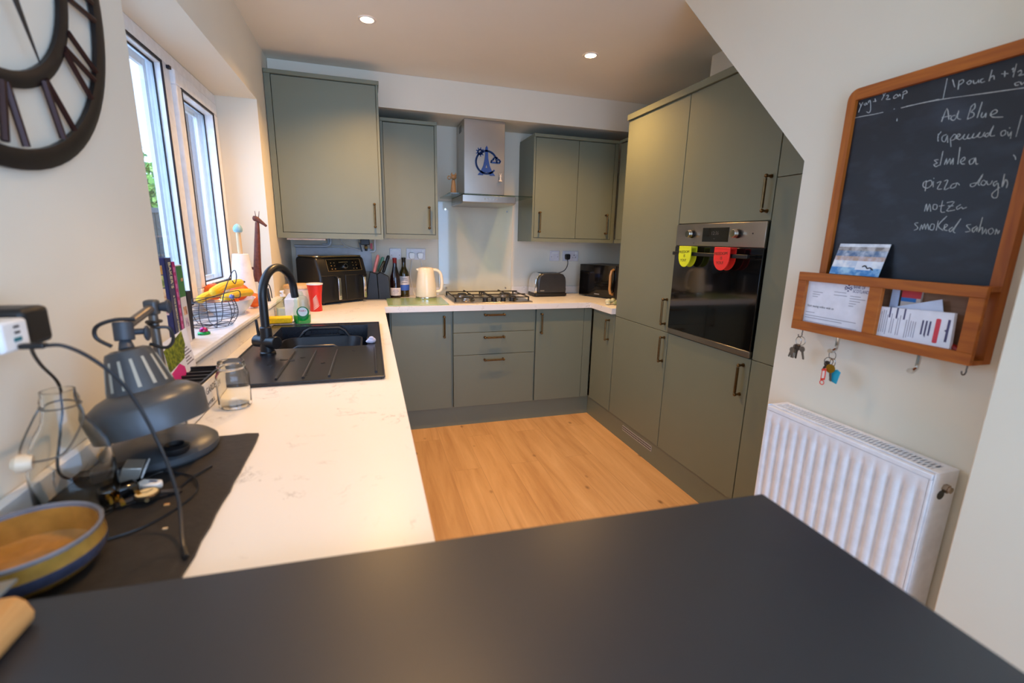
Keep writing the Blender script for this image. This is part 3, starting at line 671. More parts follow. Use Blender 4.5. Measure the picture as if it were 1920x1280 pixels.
for a, b_ in (((-0.116, -0.040), (0.148, -0.040)), ((0.148, -0.040), (0.148, 0.040)), ((0.148, 0.040), (-0.116, 0.040)), ((-0.116, 0.040), (-0.116, -0.040))): pm.tube([pp(*a, 0.0022), pp(*b_, 0.0022)], 0.0009, 5)
for a in (-0.085, -0.06, 0.085, 0.11):
    for b_ in (-0.026, -0.004, 0.016): pm.cyl(pp(a, b_, 0.0018), pp(a, b_, 0.0026), 0.003, n=8)
for a in (-0.022, -0.010, 0.002, 0.014, 0.026, 0.038): pm.tube([pp(a, 0.019, 0.0022), pp(a + 0.007, 0.019, 0.0022)], 0.0024, 5)
O('markings', pm, gd, cpn)
O('dial', M().cyl(pp(0.018, -0.010, 0.001), pp(0.018, -0.010, 0.014), 0.017, 0.015, 28), CHROME, cpn)
O('dial_face', M().cyl(pp(0.018, -0.010, 0.0135), pp(0.018, -0.010, 0.0148), 0.012, 0.012, 28), GLOSSBLK, cpn)
for dx in (-0.088, 0.094):
    dw = O('drawer', M().prism([(-0.139, 0.022), (-0.136, 0.195), (-0.12, 0.195), (-0.12, 0.022)], 0, dx - 0.089, dx + 0.089), BLACK, af, bev=0.004)
    hx = dx + (0.014 if dx < 0 else 0.034)
    hm_ = M().tube([(hx, -0.132, 0.185), (hx, -0.165, 0.178), (hx, -0.172, 0.165), (hx, -0.172, 0.045), (hx, -0.165, 0.032)], 0.0085, 12)
    O('handle', hm_, BLACK, dw)
    O('handle_face', M().box((hx - 0.010, -0.184, 0.035), (hx + 0.010, -0.176, 0.178)), CHROME, dw, bev=0.002)
O('feet', M().cyl((-0.15, -0.10, 0), (-0.15, -0.10, 0.014), 0.012).cyl((0.15, -0.10, 0), (0.15, -0.10, 0.014), 0.012).cyl((-0.15, 0.10, 0), (-0.15, 0.10, 0.014), 0.012).cyl((0.15, 0.10, 0), (0.15, 0.10, 0.014), 0.012), BLACK, af)

kb = T('knife_block', 'black slanted knife block beside the air fryer', 'knife block', (0.585, -0.165, W0), world=False)
bl = mt('black_block', (18, 18, 19), 0.45)
O('back_section', M().prism([(-0.082, 0), (-0.044, 0.200), (0.004, 0.184), (0.012, 0.0)], 1, -0.05, 0.05), bl, kb, bev=0.003)
O('front_section', M().prism([(0.0125, 0.0), (0.006, 0.182), (0.030, 0.196), (0.088, 0.165), (0.094, 0.0)], 1, -0.055, 0.045), mt('charcoal_block', (36, 34, 34), 0.5), kb, bev=0.003)
def knife(name, a, b_, y, mat, label, r=0.012):
    a = Vector((0.585 + a[0], -0.165 + y, W0 + a[1])); b_ = Vector((0.585 + b_[0], -0.165 + y, W0 + b_[1])); d = (b_ - a)
    m = M().tube([a - d * 0.04, a + d * 0.06, a + d * 0.5, a + d * 0.9, b_], [r * 0.7, r * 0.95, r, r * 1.0, r * 0.6], 12)
    O('kitchen_knife', m, mat, label=label, cat='knife', group='knives in the knife block')
knife('k', (-0.014, 0.200), (0.020, 0.322), -0.02, mt('pink_handle', (238, 140, 130), 0.4), 'pink handled knife, leftmost in the black knife block')
knife('k', (0.016, 0.200), (0.056, 0.305), 0.028, mt('mint_handle', (112, 168, 140), 0.4), 'mint green handled knife standing in the black knife block')
knife('k', (0.022, 0.202), (0.062, 0.280), -0.038, mt('black_gold_handle', (70, 58, 34), 0.25, 0.4), 'short dark knife with a shiny handle in front of the mint green one', 0.010)
knife('k', (0.052, 0.196), (0.094, 0.318), 0.0, BLACK, 'black handled knife, rightmost in the knife block beside the red capped wine')

def wine(x, y, label, prof, capz, gm, cm, lm, l0, l1, r, extra=None):
    t = T('wine_bottle', label, 'bottle', (x, y, W0), world=False)
    O('bottle', M().lathe(prof, 32), gm, t)
    O('capsule', M().lathe([(0.0153, capz), (0.0150, 0.285), (0.0162, 0.287), (0.0162, 0.300), (0.0, 0.3015)], 24), cm, t)
    O('label_paper', M().lathe([(r + 0.0004, l0), (r + 0.0006, l0 + 0.001), (r + 0.0006, l1 - 0.001), (r + 0.0004, l1)], 40), lm, t, label='cream paper label')
    if extra: O('label_band', M().lathe([(r + 0.0004, extra[0]), (r + 0.0007, extra[0] + 0.001), (r + 0.0007, extra[1] - 0.001), (r + 0.0004, extra[1])], 40), extra[2], t, label='blue label band')
    return t
WG = mt('dark_red_wine_glass', (26, 10, 14), 0.05, coat=0.5); OG = mt('olive_wine_glass', (58, 46, 12), 0.05, coat=0.5)
CREAM = mt('cream_label', (222, 212, 214), 0.7)
t = wine(0.722, -0.145, 'dark red wine bottle with a red cap and low cream label', [(0, 0), (0.037, 0.0), (0.0385, 0.006), (0.0385, 0.130), (0.034, 0.165), (0.022, 0.210), (0.0155, 0.240), (0.0145, 0.290), (0, 0.291)], 0.225, WG, mt('red_capsule', (130, 20, 30), 0.35), CREAM, 0.020, 0.078, 0.0385)
x = M()
for i, (a, zz) in enumerate(((-0.018, 0.062), (-0.022, 0.052), (-0.012, 0.040))): x.box((a, -0.0398, zz), (-a, -0.0389, zz + 0.003))
O('label_print', x, mt('faded_print', (150, 130, 150), 0.7), t)
t = wine(0.792, -0.085, 'olive green wine bottle with white label over a blue band', [(0, 0), (0.037, 0.0), (0.0375, 0.006), (0.0375, 0.170), (0.035, 0.190), (0.022, 0.215), (0.0155, 0.235), (0.0145, 0.290), (0, 0.291)], 0.262, OG, mt('dark_capsule', (34, 26, 14), 0.4), CREAM, 0.095, 0.160, 0.0375, (0.052, 0.0945, mt('blue_band', (70, 110, 200), 0.6)))
x = M()
for a, zz in ((-0.02, 0.142), (-0.024, 0.13), (-0.02, 0.112)): x.box((a, -0.0390, zz), (-a, -0.0381, zz + 0.0025))
O('label_print', x, GASKET, t)

kt = T('kettle', 'cream electric kettle with a looped handle standing on the green board', 'kettle', (0.940, -0.250, W0 + 0.0057), rad(-4), world=False)
KC = mt('cream_gloss', (240, 226, 200), 0.2, var=0.02, bump=0.08, bscale=60)
O('body', M().lathe([(0.0, 0.016), (0.076, 0.016), (0.077, 0.022), (0.073, 0.10), (0.064, 0.17), (0.056, 0.222), (0.053, 0.226), (0.052, 0.221), (0.0, 0.221)], 48), KC, kt)
O('lid', M().lathe([(0.051, 0.219), (0.049, 0.228), (0.030, 0.232), (0.0, 0.233)], 40), KC, kt)
O('base_ring', M().lathe([(0.0, 0.0), (0.078, 0.0), (0.080, 0.004), (0.079, 0.015), (0.0, 0.0165)], 48), CHROME, kt)
O('handle', M().tube(spline([(0.050, 0, 0.212), (0.080, 0, 0.210), (0.108, 0, 0.185), (0.118, 0, 0.130), (0.115, 0, 0.075), (0.098, 0, 0.052), (0.070, 0, 0.050)], 7), 0.011, 14), KC, kt)
O('spout', M().prism([(-0.050, 0.195), (-0.074, 0.218), (-0.048, 0.224)], 1, -0.014, 0.014), KC, kt, bev=0.004)
gb = M().prism(rrect(0.648, -0.595, 1.058, -0.205, 0.008), 2, W0 + 0.001, W0 + 0.0055)
O('chopping_board', gb, mt('green_frosted_glass', (150, 176, 128), 0.22, var=0.05, scale=12), label='pale green glass worktop saver lying left of the hob under the kettle', cat='board')

ts = T('toaster', 'dark grey two slice toaster with chrome ends and black base', 'toaster', (1.960, -0.160, W0), rad(3), world=False)
prof = [(-0.128, 0.028), (-0.126, 0.12), (-0.118, 0.160), (-0.098, 0.182), (-0.070, 0.190), (0.070, 0.190), (0.102, 0.180), (0.120, 0.156), (0.127, 0.12), (0.129, 0.028)]
O('body', M().prism(prof, 1, -0.078, 0.078), DARKGREY, ts, bev=0.012, seg=4)
O('end_band', M().prism([(-0.150, 0.030), (-0.149, 0.10), (-0.142, 0.145), (-0.126, 0.172), (-0.098, 0.1905), (-0.090, 0.186), (-0.115, 0.150), (-0.1262, 0.115), (-0.128, 0.030)], 1, -0.070, 0.070), CHROME, ts, bev=0.006)
O('base', M().prism(rrect(-0.152, -0.083, 0.137, 0.083, 0.02), 2, 0.004, 0.030), BLACK, ts, bev=0.005)
sl = M()
for yy in (-0.030, 0.030): sl.box((-0.085, yy - 0.013, 0.1895), (0.085, yy + 0.013, 0.1908))
O('slots', sl, BLACK, ts)
O('lever', M().box((0.128, -0.018, 0.128), (0.146, 0.018, 0.138)), BLACK, ts, bev=0.002)
O('dial', M().cyl((0.128, -0.03, 0.055), (0.145, -0.03, 0.055), 0.011), BLACK, ts)
O('badge', M().box((-0.105, -0.0795, 0.046), (-0.070, -0.0775, 0.055)), STEEL, ts)

mw = T('microwave', 'black microwave with a copper handle angled across the right corner', 'microwave', (2.481, -0.300, W0), rad(-63.4), world=False)
O('body', M().box((-0.22, -0.148, 0.010), (0.22, 0.16, 0.265)), BLACK, mw, bev=0.004)
md = O('door', M().box((-0.22, -0.165, 0.010), (0.135, -0.149, 0.265)), GLOSSBLK, mw, bev=0.003)
O('window', M().box((-0.185, -0.1665, 0.060), (0.075, -0.1645, 0.225)), mt('smoked_window', (16, 16, 18), 0.05, coat=0.4), md)
O('logo', M().box((-0.06, -0.1662, 0.026), (-0.01, -0.1648, 0.033)), mt('silver_print', (150, 150, 150), 0.4), md)
O('handle', M().tube([(0.115, -0.164, 0.235), (0.113, -0.190, 0.225), (0.110, -0.198, 0.19), (0.110, -0.198, 0.085), (0.113, -0.190, 0.05), (0.115, -0.164, 0.040)], 0.011, 12), mt('copper_beige', (196, 152, 104), 0.3, 0.4), md)
O('control_strip', M().box((0.137, -0.165, 0.010), (0.22, -0.149, 0.265)), mt('panel_black', (22, 22, 24), 0.2), mw, bev=0.003)
O('feet', M().cyl((-0.18, -0.12, 0), (-0.18, -0.12, 0.012), 0.012).cyl((0.18, -0.12, 0), (0.18, -0.12, 0.012), 0.012).cyl((-0.18, 0.12, 0), (-0.18, 0.12, 0.012), 0.012).cyl((0.18, 0.12, 0), (0.18, 0.12, 0.012), 0.012), BLACK, mw)
fr = M(); fx, fy = 2.215, -0.735
fr.ball((fx, fy, W0 + 0.022), 0.026, 1.1, 0.9, 0.8, 10); fr.ball((fx + 0.028, fy - 0.012, W0 + 0.030), 0.020, 1, 1, 0.9, 10); fr.ball((fx + 0.035, fy - 0.05, W0 + 0.016), 0.022, 1.2, 0.8, 0.7, 10); fr.ball((fx - 0.022, fy - 0.03, W0 + 0.012), 0.016, 1.2, 0.9, 0.7, 10)
O('ornament', fr, leaf_mat('green_white_glaze', (206, 204, 176), (120, 134, 92), 30), label='small green and white lumpy ornament on the worktop in front of the microwave', cat='ornament')

# pipework below the deep corner cabinet
PIPEW = mt('white_pipe', (214, 218, 222), 0.4)
pw = T('boiler_pipework', 'white pipes with a black valve and red tag under the deep corner cabinet', 'pipes', (0.3, -0.06, 1.24))
O('pipe', M().tube([(0.03, -0.05, 1.285), (0.245, -0.05, 1.285), (0.268, -0.05, 1.297), (0.275, -0.05, 1.315), (0.275, -0.05, 1.342)], 0.009, 12), PIPEW, pw)
O('pipe', M().tube([(0.215, -0.04, 1.300), (0.252, -0.04, 1.300), (0.258, -0.04, 1.306), (0.258, -0.04, 1.342)], 0.006, 10), PIPEW, pw)
O('pipe', M().tube([(0.28, -0.03, 1.288), (0.36, -0.03, 1.288)], 0.006, 10), PIPEW, pw)
O('pipe', M().tube([(0.586, -0.05, 1.342), (0.586, -0.05, 1.262), (0.578, -0.05, 1.252), (0.55, -0.05, 1.250)], 0.009, 12), PIPEW, pw)
O('flex', M().tube(spline([(0.345, -0.06, 1.342), (0.358, -0.06, 1.310), (0.385, -0.06, 1.285), (0.44, -0.06, 1.270), (0.49, -0.06, 1.255)], 6), 0.004, 8), WCAB, pw)
O('backing_panel', M().box((0.03, -0.012, 1.10), (0.56, -0.003, 1.275)), mt('pale_panel', (206, 210, 216), 0.5), pw, bev=0.003)
O('valve', M().box((0.485, -0.09, 1.300), (0.548, -0.03, 1.342)).cyl((0.522, -0.06, 1.302), (0.522, -0.06, 1.255), 0.010), BLACK, pw, bev=0.004)
O('valve_lever', M().prism([(0.470, 1.318), (0.482, 1.318), (0.496, 1.250), (0.486, 1.250)], 1, -0.075, -0.055), BLACK, pw)
O('brass_nut', M().cyl((0.522, -0.06, 1.272), (0.522, -0.06, 1.290), 0.013, n=6), mt('brass_fitting', (180, 160, 110), 0.3, 0.9), pw)
O('tag', M().box((0.552, -0.075, 1.270), (0.568, -0.060, 1.312)), mt('red_tag', (170, 24, 30), 0.4), pw)
st_ = M().box((0.045, -0.46, 1.331), (0.275, -0.42, 1.3425))
O('strip_light', st_, mt('strip_light_white', (226, 214, 205), 0.4), label='slim unlit white strip light under the deep corner cabinet', cat='light', bev=0.004)

# ------------------------------------------------------------------ sink and tap
sk = T('sink', 'black composite inset sink with a ridged drainer', 'sink', (0.32, -1.74, W0))
s0, s1, t0, t1 = 0.072, 0.574, -2.246, -1.240
bx0, bx1, by0, by1 = 0.116, 0.520, -1.775, -1.295
zt = W0 + 0.009
sm = M()
sm.prism([p for p in rrect(s0, t0, s1, by0, 0.02) ][:12 + 0] + [(s0, by0)] if False else [(s0 + 0.012, t0), (s1 - 0.012, t0), (s1, t0 + 0.012), (s1, by0), (s0, by0), (s0, t0 + 0.012)], 2, W0 + 0.0005, zt)
sm.box((s0, by0, W0 + 0.0005), (bx0, by1, zt)); sm.box((bx1, by0, W0 + 0.0005), (s1, by1, zt))
sm.prism([(s0, by1), (s1, by1), (s1, t1 - 0.012), (s1 - 0.012, t1), (s0 + 0.012, t1), (s0, t1 - 0.012)], 2, W0 + 0.0005, zt)
O('rim', sm, SINKM, sk, smooth=0)
em_ = M(); 
for a, b_ in (((s0, t0), (s1, t0)), ((s1, t0), (s1, t1)), ((s1, t1), (s0, t1)), ((s0, t1), (s0, t0))):
    em_.tube([(a[0], a[1], zt), (b_[0], b_[1], zt)], 0.0035, 8)
O('edge_bead', em_, SINKM, sk)
bw = M(); zb_ = W0 - 0.185
bw.quad((bx0, by0, zt), (bx0 + .012, by0 + .012, zb_), (bx0 + .012, by1 - .012, zb_), (bx0, by1, zt)); bw.quad((bx1, by1, zt), (bx1 - .012, by1 - .012, zb_), (bx1 - .012, by0 + .012, zb_), (bx1, by0, zt))
bw.quad((bx0, by1, zt), (bx0 + .012, by1 - .012, zb_), (bx1 - .012, by1 - .012, zb_), (bx1, by1, zt)); bw.quad((bx1, by0, zt), (bx1 - .012, by0 + .012, zb_), (bx0 + .012, by0 + .012, zb_), (bx0, by0, zt)); bw.quad((bx0 + .012, by0 + .012, zb_), (bx1 - .012, by0 + .012, zb_), (bx1 - .012, by1 - .012, zb_), (bx0 + .012, by1 - .012, zb_))
O('bowl', bw, SINKM, sk, smooth=0)
for i in range(3):
    xx = 0.250 + 0.0775 * i
    O('drainer_ridge', M().tube([(xx + 0.002, -1.835, zt + 0.0005), (xx + 0.001, -2.0, zt + 0.001), (xx - 0.001, -2.205, zt + 0.0005)], [0.003, 0.0045, 0.0045], 8), SINKM, sk)
O('drainer_ridge', M().tube([(0.549, -1.79, zt + 0.0005), (0.549, -2.19, zt + 0.0005)], 0.005, 8), SINKM, sk)
O('overflow', M().box((bx1 - 0.006, -1.50, W0 - 0.045), (bx1 - 0.001, -1.42, W0 - 0.030)), BLACK, sk)
dirt = M(); random.seed(3)
for px, py, r in ((0.195, -2.02, 0.006), (0.235, -1.95, 0.011), (0.262, -1.97, 0.008), (0.292, -1.935, 0.005), (0.325, -1.96, 0.003), (0.37, -2.03, 0.004), (0.215, -2.06, 0.004), (0.47, -1.86, 0.004), (0.33, -2.17, 0.004)):
    a = random.uniform(0, 3); dirt.prism([(px + r * random.uniform(0.5, 1.3) * math.cos(2 * PI * i / 9) * 1.5, py + r * random.uniform(0.5, 1.2) * math.sin(2 * PI * i / 9)) for i in range(9)], 2, zt, zt + 0.0012)
O('wet_crumbs', dirt, mt('dark_crumbs', (18, 16, 16), 0.3), sk)

tp = T('kitchen_tap', 'matt black swan neck kitchen tap with a side lever by the sink', 'tap', (0.160, -1.845, zt))
tx, ty = 0.160, -1.845
dv = Vector((0.36, 0.93, 0)).normalized()
O('base', M().lathe([(0.0, 0), (0.028, 0), (0.028, 0.006), (0.024, 0.010), (0.023, 0.060), (0.0, 0.060)], 28, (tx, ty, zt)), MATTBLK, tp)
cd = Vector((0.80, -0.60, 0))
O('mixer_body', M().cyl(Vector((tx, ty, 0.965)) - cd * 0.052, Vector((tx, ty, 0.965)) + cd * 0.050, 0.0235, n=28), MATTBLK, tp, bev=0.002)
O('collar', M().lathe([(0.021, 0.97), (0.0205, 1.02), (0.017, 1.024)], 24, (tx, ty, 0)), MATTBLK, tp)
sp_ = [Vector((tx, ty, 0.99)), Vector((tx, ty, 1.07))] + arc(Vector((tx, ty, 1.128)) + dv * 0.108, 0.108, PI, 0.02, 22, dv, Z)
sp_.append(sp_[-1] + Vector((0.002, 0.004, -0.022)))
O('spout', M().tube(sp_, 0.0150, 18), MATTBLK, tp)
lv = Vector((tx, ty, 0.985)) - cd * 0.038
O('lever', M().cyl(lv, lv + Vector((-0.004, 0.0, 0.062)), 0.0055, 0.005, 12), MATTBLK, tp)

tb = T('washing_up_tub', 'black plastic washing-up tub with handle holes inside the sink bowl', 'tub', (0.315, -1.53, W0 - 0.18))
def ringpts(hx, hy, r, z, n=6): return [(p[0], p[1], z) for p in rrect(0.315 - hx, -1.545 - hy, 0.315 + hx, -1.545 + hy, r, n)]
m = M(); n_ = len(ringpts(.1, .1, .05, 0))
rings = [ringpts(0.140, 0.155, 0.06, W0 - 0.182), ringpts(0.172, 0.195, 0.07, W0 - 0.035), ringpts(0.180, 0.203, 0.07, W0 - 0.035), ringpts(0.181, 0.204, 0.07, W0 - 0.040), ]
m.v = [Vector(p) for q in (rings[0], rings[1], rings[2], rings[3]) for p in q]
for k in range(3): m.f += [(k * n_ + i, k * n_ + (i + 1) % n_, (k + 1) * n_ + (i + 1) % n_, (k + 1) * n_ + i) for i in range(n_)]
m.f.append(tuple(range(n_))); m.mi = [0] * len(m.f)
O('basin', m, mt('dark_tub_plastic', (27, 29, 34), 0.38), tb)
for s in (-1, 1):
    yy = -1.545 + s * 0.199; g = M()
    c = [(0.200, W0 - 0.040), (0.225, W0 - 0.008), (0.250, W0 + 0.006), (0.385, W0 + 0.006), (0.408, W0 - 0.008), (0.430, W0 - 0.040)]
    g.tube([(a, yy, b_) for a, b_ in c], 0.0065, 8); g.box((0.215, yy - 0.004, W0 - 0.046), (0.418, yy + 0.004, W0 - 0.026))
    g.prism([(0.222, W0 - 0.03), (0.236, W0 - 0.006), (0.254, W0 - 0.006), (0.248, W0 - 0.03)], 1, yy - 0.004, yy + 0.004); g.prism([(0.412, W0 - 0.03), (0.398, W0 - 0.006), (0.380, W0 - 0.006), (0.388, W0 - 0.03)], 1, yy - 0.004, yy + 0.004)
    O('handle', g, mt('dark_tub_grip', (34, 37, 42), 0.34), tb)
cl = M(); cl.ball((0, 0, 0.012), 0.015, 1.1, 0.9, 0.8, 8); cl.ball((0.009, 0.006, 0.012), 0.011, 1, 1, 1.0, 8); cl.ball((-0.011, 0.004, 0.008), 0.010, 1, 1.2, 0.7, 8); cl.ball((0.002, -0.004, 0.022), 0.009, 1.2, 0.8, 1.0, 8)
O('crumpled_cloth', cl, mt('lilac_white_cloth', (214, 212, 234), 0.9, var=0.1, scale=90, bump=0.5), loc=(0.535, -1.742, zt), label='crumpled white cloth tucked in the right corner of the sink', cat='cloth')

# ------------------------------------------------------------------ behind the sink
ds = T('washing_up_liquid', 'washing-up liquid bottle with green liquid and a round label behind the sink', 'bottle', (0.196, -1.165, W0), world=False)
prof = [(0.0, 0.001), (0.036, 0.001), (0.040, 0.010), (0.041, 0.050), (0.037, 0.085), (0.032, 0.105), (0.033, 0.122), (0.026, 0.140), (0.016, 0.148), (0.0, 0.150)]
O('bottle', M().lathe(prof, 32, sx=1.05, sy=0.62), SOAPCLEAR, ds)
O('liquid', M().lathe([(0.0, 0.003), (0.035, 0.003), (0.0385, 0.011), (0.0392, 0.046), (0.0, 0.046)], 32, sx=1.04, sy=0.6), mt('green_liquid', (16, 150, 62), 0.12, coat=0.6), ds)
lb = M()
def curved(m, x0, x1, z0, z1, r, y_sc, k): 
    m.k = k
O('label_green', M().cyl((0.008, -0.0262, 0.064), (0.008, -0.0285, 0.064), 0.0300, n=36), mt('label_green', (24, 122, 62), 0.5), ds)
O('label_white', M().cyl((0.008, -0.0283, 0.067), (0.008, -0.0292, 0.067), 0.0225, n=36), mt('label_white', (226, 232, 226), 0.5), ds)
O('lettering', M().text('FAIRY', 0.012, (0.008, -0.0295, 0.068), X, Z, 0.0004, 'CENTER', 0.036), mt('red_print', (206, 40, 60), 0.5), ds)
O('cap', M().lathe([(0.013, 0.147), (0.013, 0.158), (0.009, 0.168), (0.0, 0.169)], 20), SOAPCLEAR, ds)
cu = T('paper_cup', 'red takeaway cup with a white lid and pale swirl by the air fryer', 'cup', (0.218, -0.725, W0), world=False)
O('cup', M().lathe([(0.0, 0.0), (0.034, 0.0), (0.036, 0.004), (0.033, 0.045), (0.037, 0.10), (0.0445, 0.162), (0.0, 0.162)], 36), mt('red_card', (216, 36, 30), 0.35), cu)
O('lid', M().lathe([(0.045, 0.160), (0.047, 0.163), (0.047, 0.168), (0.040, 0.170), (0.0, 0.169)], 36), WHITE, cu)
sw = M()
for i in range(8):
    z0 = 0.018 + i * 0.009; pts = []
    for j in range(9):
        a = -1.9 + 0.13 * j * (1 - 0.06 * i); z = z0 + 0.0035 * j - 0.008; r = 0.0336 + max(0, (z - 0.045)) * 0.09 + (0.0028 if z < 0.03 else 0.0008)
        pts.append((r * math.cos(a), r * math.sin(a), z))
    sw.tube(pts, [0.0006 + 0.0010 * math.sin(PI * j / 8) for j in range(9)], 5)
O('swirl', sw, WHITE, cu)
tu = T('bread_crock', 'round white crock with a pale wooden lid in the corner beside the air fryer', 'container', (0.118, -0.585, W0), world=False)
O('crock', M().lathe([(0, 0), (0.088, 0), (0.092, 0.006), (0.092, 0.128), (0.084, 0.129), (0, 0.129)], 40), mt('white_ceramic', (228, 224, 216), 0.25), tu)
O('lid', M().lathe([(0, 0.1295), (0.096, 0.1295), (0.097, 0.134), (0.092, 0.148), (0.05, 0.154), (0, 0.155)], 40), PALEWOOD, tu)
cb = T('carton', 'plain white carton standing behind the washing-up liquid', 'carton', (0.125, -0.985, W0), world=False)
O('box', M().prism(rrect(-0.034, -0.028, 0.034, 0.028, 0.006), 2, 0, 0.108), mt('white_card', (226, 228, 232), 0.5), cb)
O('shoulder', M().prism([(-0.034, 0.108), (0.034, 0.108), (0.010, 0.140), (-0.010, 0.140)], 1, -0.020, 0.020), mt('white_card_top', (232, 234, 238), 0.5), cb)
dp = T('soap_dispenser', 'clear round soap dispenser with white soap by the window ledge', 'bottle', (0.068, -0.900, W0), world=False)
O('bottle', M().lathe([(0, 0.001), (0.036, 0.001), (0.039, 0.008), (0.039, 0.075), (0.030, 0.098), (0.014, 0.106), (0.014, 0.112), (0, 0.112)], 32), SOAPCLEAR, dp)
O('soap', M().lathe([(0, 0.003), (0.034, 0.003), (0.0365, 0.009), (0.0365, 0.048), (0, 0.048)], 32), mt('milky_soap', (236, 236, 238), 0.3), dp)
O('pump', M().cyl((0, 0, 0.112), (0, 0, 0.126), 0.015).cyl((0, 0, 0.126), (0, 0, 0.140), 0.006).box((-0.008, -0.035, 0.138), (0.008, 0.008, 0.147)), WHITE, dp)
O('label_strip', M().box((0.022, -0.0365, 0.025), (0.030, -0.0335, 0.085)), mt('teal_print', (90, 180, 180), 0.5), dp)
ss = T('sponge_tray', 'grey slotted soap tray behind the tap', 'tray', (0.090, -1.185, W0), world=False)
O('tray', M().prism(rrect(-0.064, -0.040, 0.072, 0.040, 0.01), 2, 0.0, 0.012), mt('slate_grey_plastic', (132, 134, 142), 0.5), ss, bev=0.003)
rb = M()
for i in range(7): rb.box((-0.052 + i * 0.017, -0.032, 0.0119), (-0.046 + i * 0.017, 0.032, 0.0132))
O('ribs', rb, mt('slate_grey_rib', (118, 120, 128), 0.5), ss)
spg = M().box((-0.055, -0.033, 0.0), (0.055, 0.033, 0.030))
O('sponge', spg, mt('yellow_sponge', (244, 196, 24), 0.95, var=0.12, scale=120, bump=0.6), bev=0.006, loc=(0.096, -1.185, W0 + 0.0135), rz=rad(4), label='yellow sponge on the grey tray behind the tap', cat='sponge')

# ------------------------------------------------------------------ window sill
ZS_ = 1.0005
def bookT(name, label, y0, y1, xs, dep, h, lean, cover, spine=None, top=PAPER):
    """a standing book, spine to the room: covers, page block; lean along y"""
    t = T('book', label, 'book', (xs, (y0 + y1) / 2, ZS_), world=False)
    th = y1 - y0; m = M(); sh = Matrix(((1, 0, 0, 0), (0, 1, lean, 0), (0, 0, 1, 0), (0, 0, 0, 1)))
    m.box((-dep, -th / 2, 0), (0, -th / 2 + 0.0025, h)); m.box((-dep, th / 2 - 0.0025, 0), (0, th / 2, h)); m.box((-0.003, -th / 2, 0), (0, th / 2, h)); m.xf(sh)
    O('cover', m, cover, t, bev=0.0006)
    O('pages', M().box((-dep + 0.004, -th / 2 + 0.003, 0.003), (-0.0035, th / 2 - 0.003, h - 0.004)).xf(sh), top, t)
    return t, sh, th
t, sh, th = bookT('b', 'navy hardback cookbook with food photos on its cover, leftmost on the sill', -2.075, -2.030, -0.045, 0.145, 0.284, -0.03, mt('navy_cover', (36, 42, 92), 0.35))
PB_ = mt('cream_print', (226, 214, 170), 0.5)
x = M().text("BAKER'S", 0.024, (0.0008, -0.004, 0.272), (0, 0, -1), (0, 1, 0), 0.0004, 'LEFT', 0.080); O('spine_title', x.xf(sh), PB_, t)
x = M(); x.text('& THE EVERYDAY KITCHEN', 0.012, (0.0008, 0.0, 0.168), (0, 0, -1), (0, 1, 0), 0.0004, 'LEFT', 0.12)
O('spine_subtitle', x.xf(sh), PB_, t)
x = M()
for i, (z0, z1) in enumerate(((0.235, 0.262), (0.195, 0.232), (0.155, 0.192), (0.110, 0.150))):
    x.k = i; x.box((-0.060, -th / 2 - 0.0006, z0), (-0.010, -th / 2 + 0.0002, z1))
O('cover_photos', x.xf(sh), [leaf_mat('photo_a', (200, 140, 60), (240, 210, 140), 50), leaf_mat('photo_b', (120, 130, 60), (210, 200, 120), 60), leaf_mat('photo_c', (190, 110, 60), (240, 200, 150), 50), leaf_mat('photo_d', (200, 120, 110), (240, 220, 210), 50)], t)
t, sh, th = bookT('b', 'thin magenta cookbook squeezed right of the navy one on the sill', -2.027, -2.003, -0.045, 0.140, 0.270, -0.035, mt('magenta_cover', (178, 40, 112), 0.4))
x = M()
for i in range(9): x.box((-0.0002, -0.006, 0.03 + i * 0.026), (0.0008, 0.006 - 0.004 * (i % 2), 0.045 + i * 0.026))
O('spine_pattern', x.xf(sh), mt('pale_pink_print', (216, 120, 170), 0.5), t)
t, sh, th = bookT('b', 'white cookbook with a green spine top beside the magenta one', -2.000, -1.950, -0.045, 0.140, 0.258, -0.04, mt('white_cover', (226, 220, 220), 0.5))
O('spine_green', M().box((-0.0002, -th / 2 + 0.002, 0.155), (0.0009, th / 2 - 0.002, 0.255)).xf(sh), mt('green_print', (50, 120, 64), 0.5), t)
x = M(); x.k = 0; x.box((-0.0002, -0.012, 0.095), (0.0009, 0.014, 0.122)); x.k = 1; x.box((-0.0002, -0.008, 0.055), (0.0009, 0.014, 0.085)); x.k = 0; x.box((-0.0002, 0.0, 0.205), (0.0012, 0.016, 0.215))
O('spine_picture', x.xf(sh), [leaf_mat('photo_e', (150, 80, 50), (236, 190, 150), 50), leaf_mat('photo_f', (150, 130, 150), (220, 200, 214), 40)], t)
t, sh, th = bookT('b', 'short black notebook leaning at the end of the row of books', -1.944, -1.905, -0.052, 0.125, 0.165, 0.10, mt('black_cloth', (30, 28, 40), 0.6))
tr = M(); tr.ball((0, 0, 0.010), 0.014, 1, 1, 0.9, 8)
tk = T('trinket', 'small shiny green and pink trinket on the sill by the black notebook', 'ornament', (-0.045, -1.835, ZS_), world=False)
O('base', M().lathe([(0, 0), (0.020, 0), (0.021, 0.006), (0.015, 0.010), (0, 0.010)], 10), mt('green_foil', (30, 150, 70), 0.2, 0.5, var=0.4, scale=120), tk)
O('dome', M().ball((0, 0, 0.013), 0.014, 1, 1, 1, 8), mt('pink_foil', (196, 60, 120), 0.2, 0.5, var=0.5, scale=150), tk)

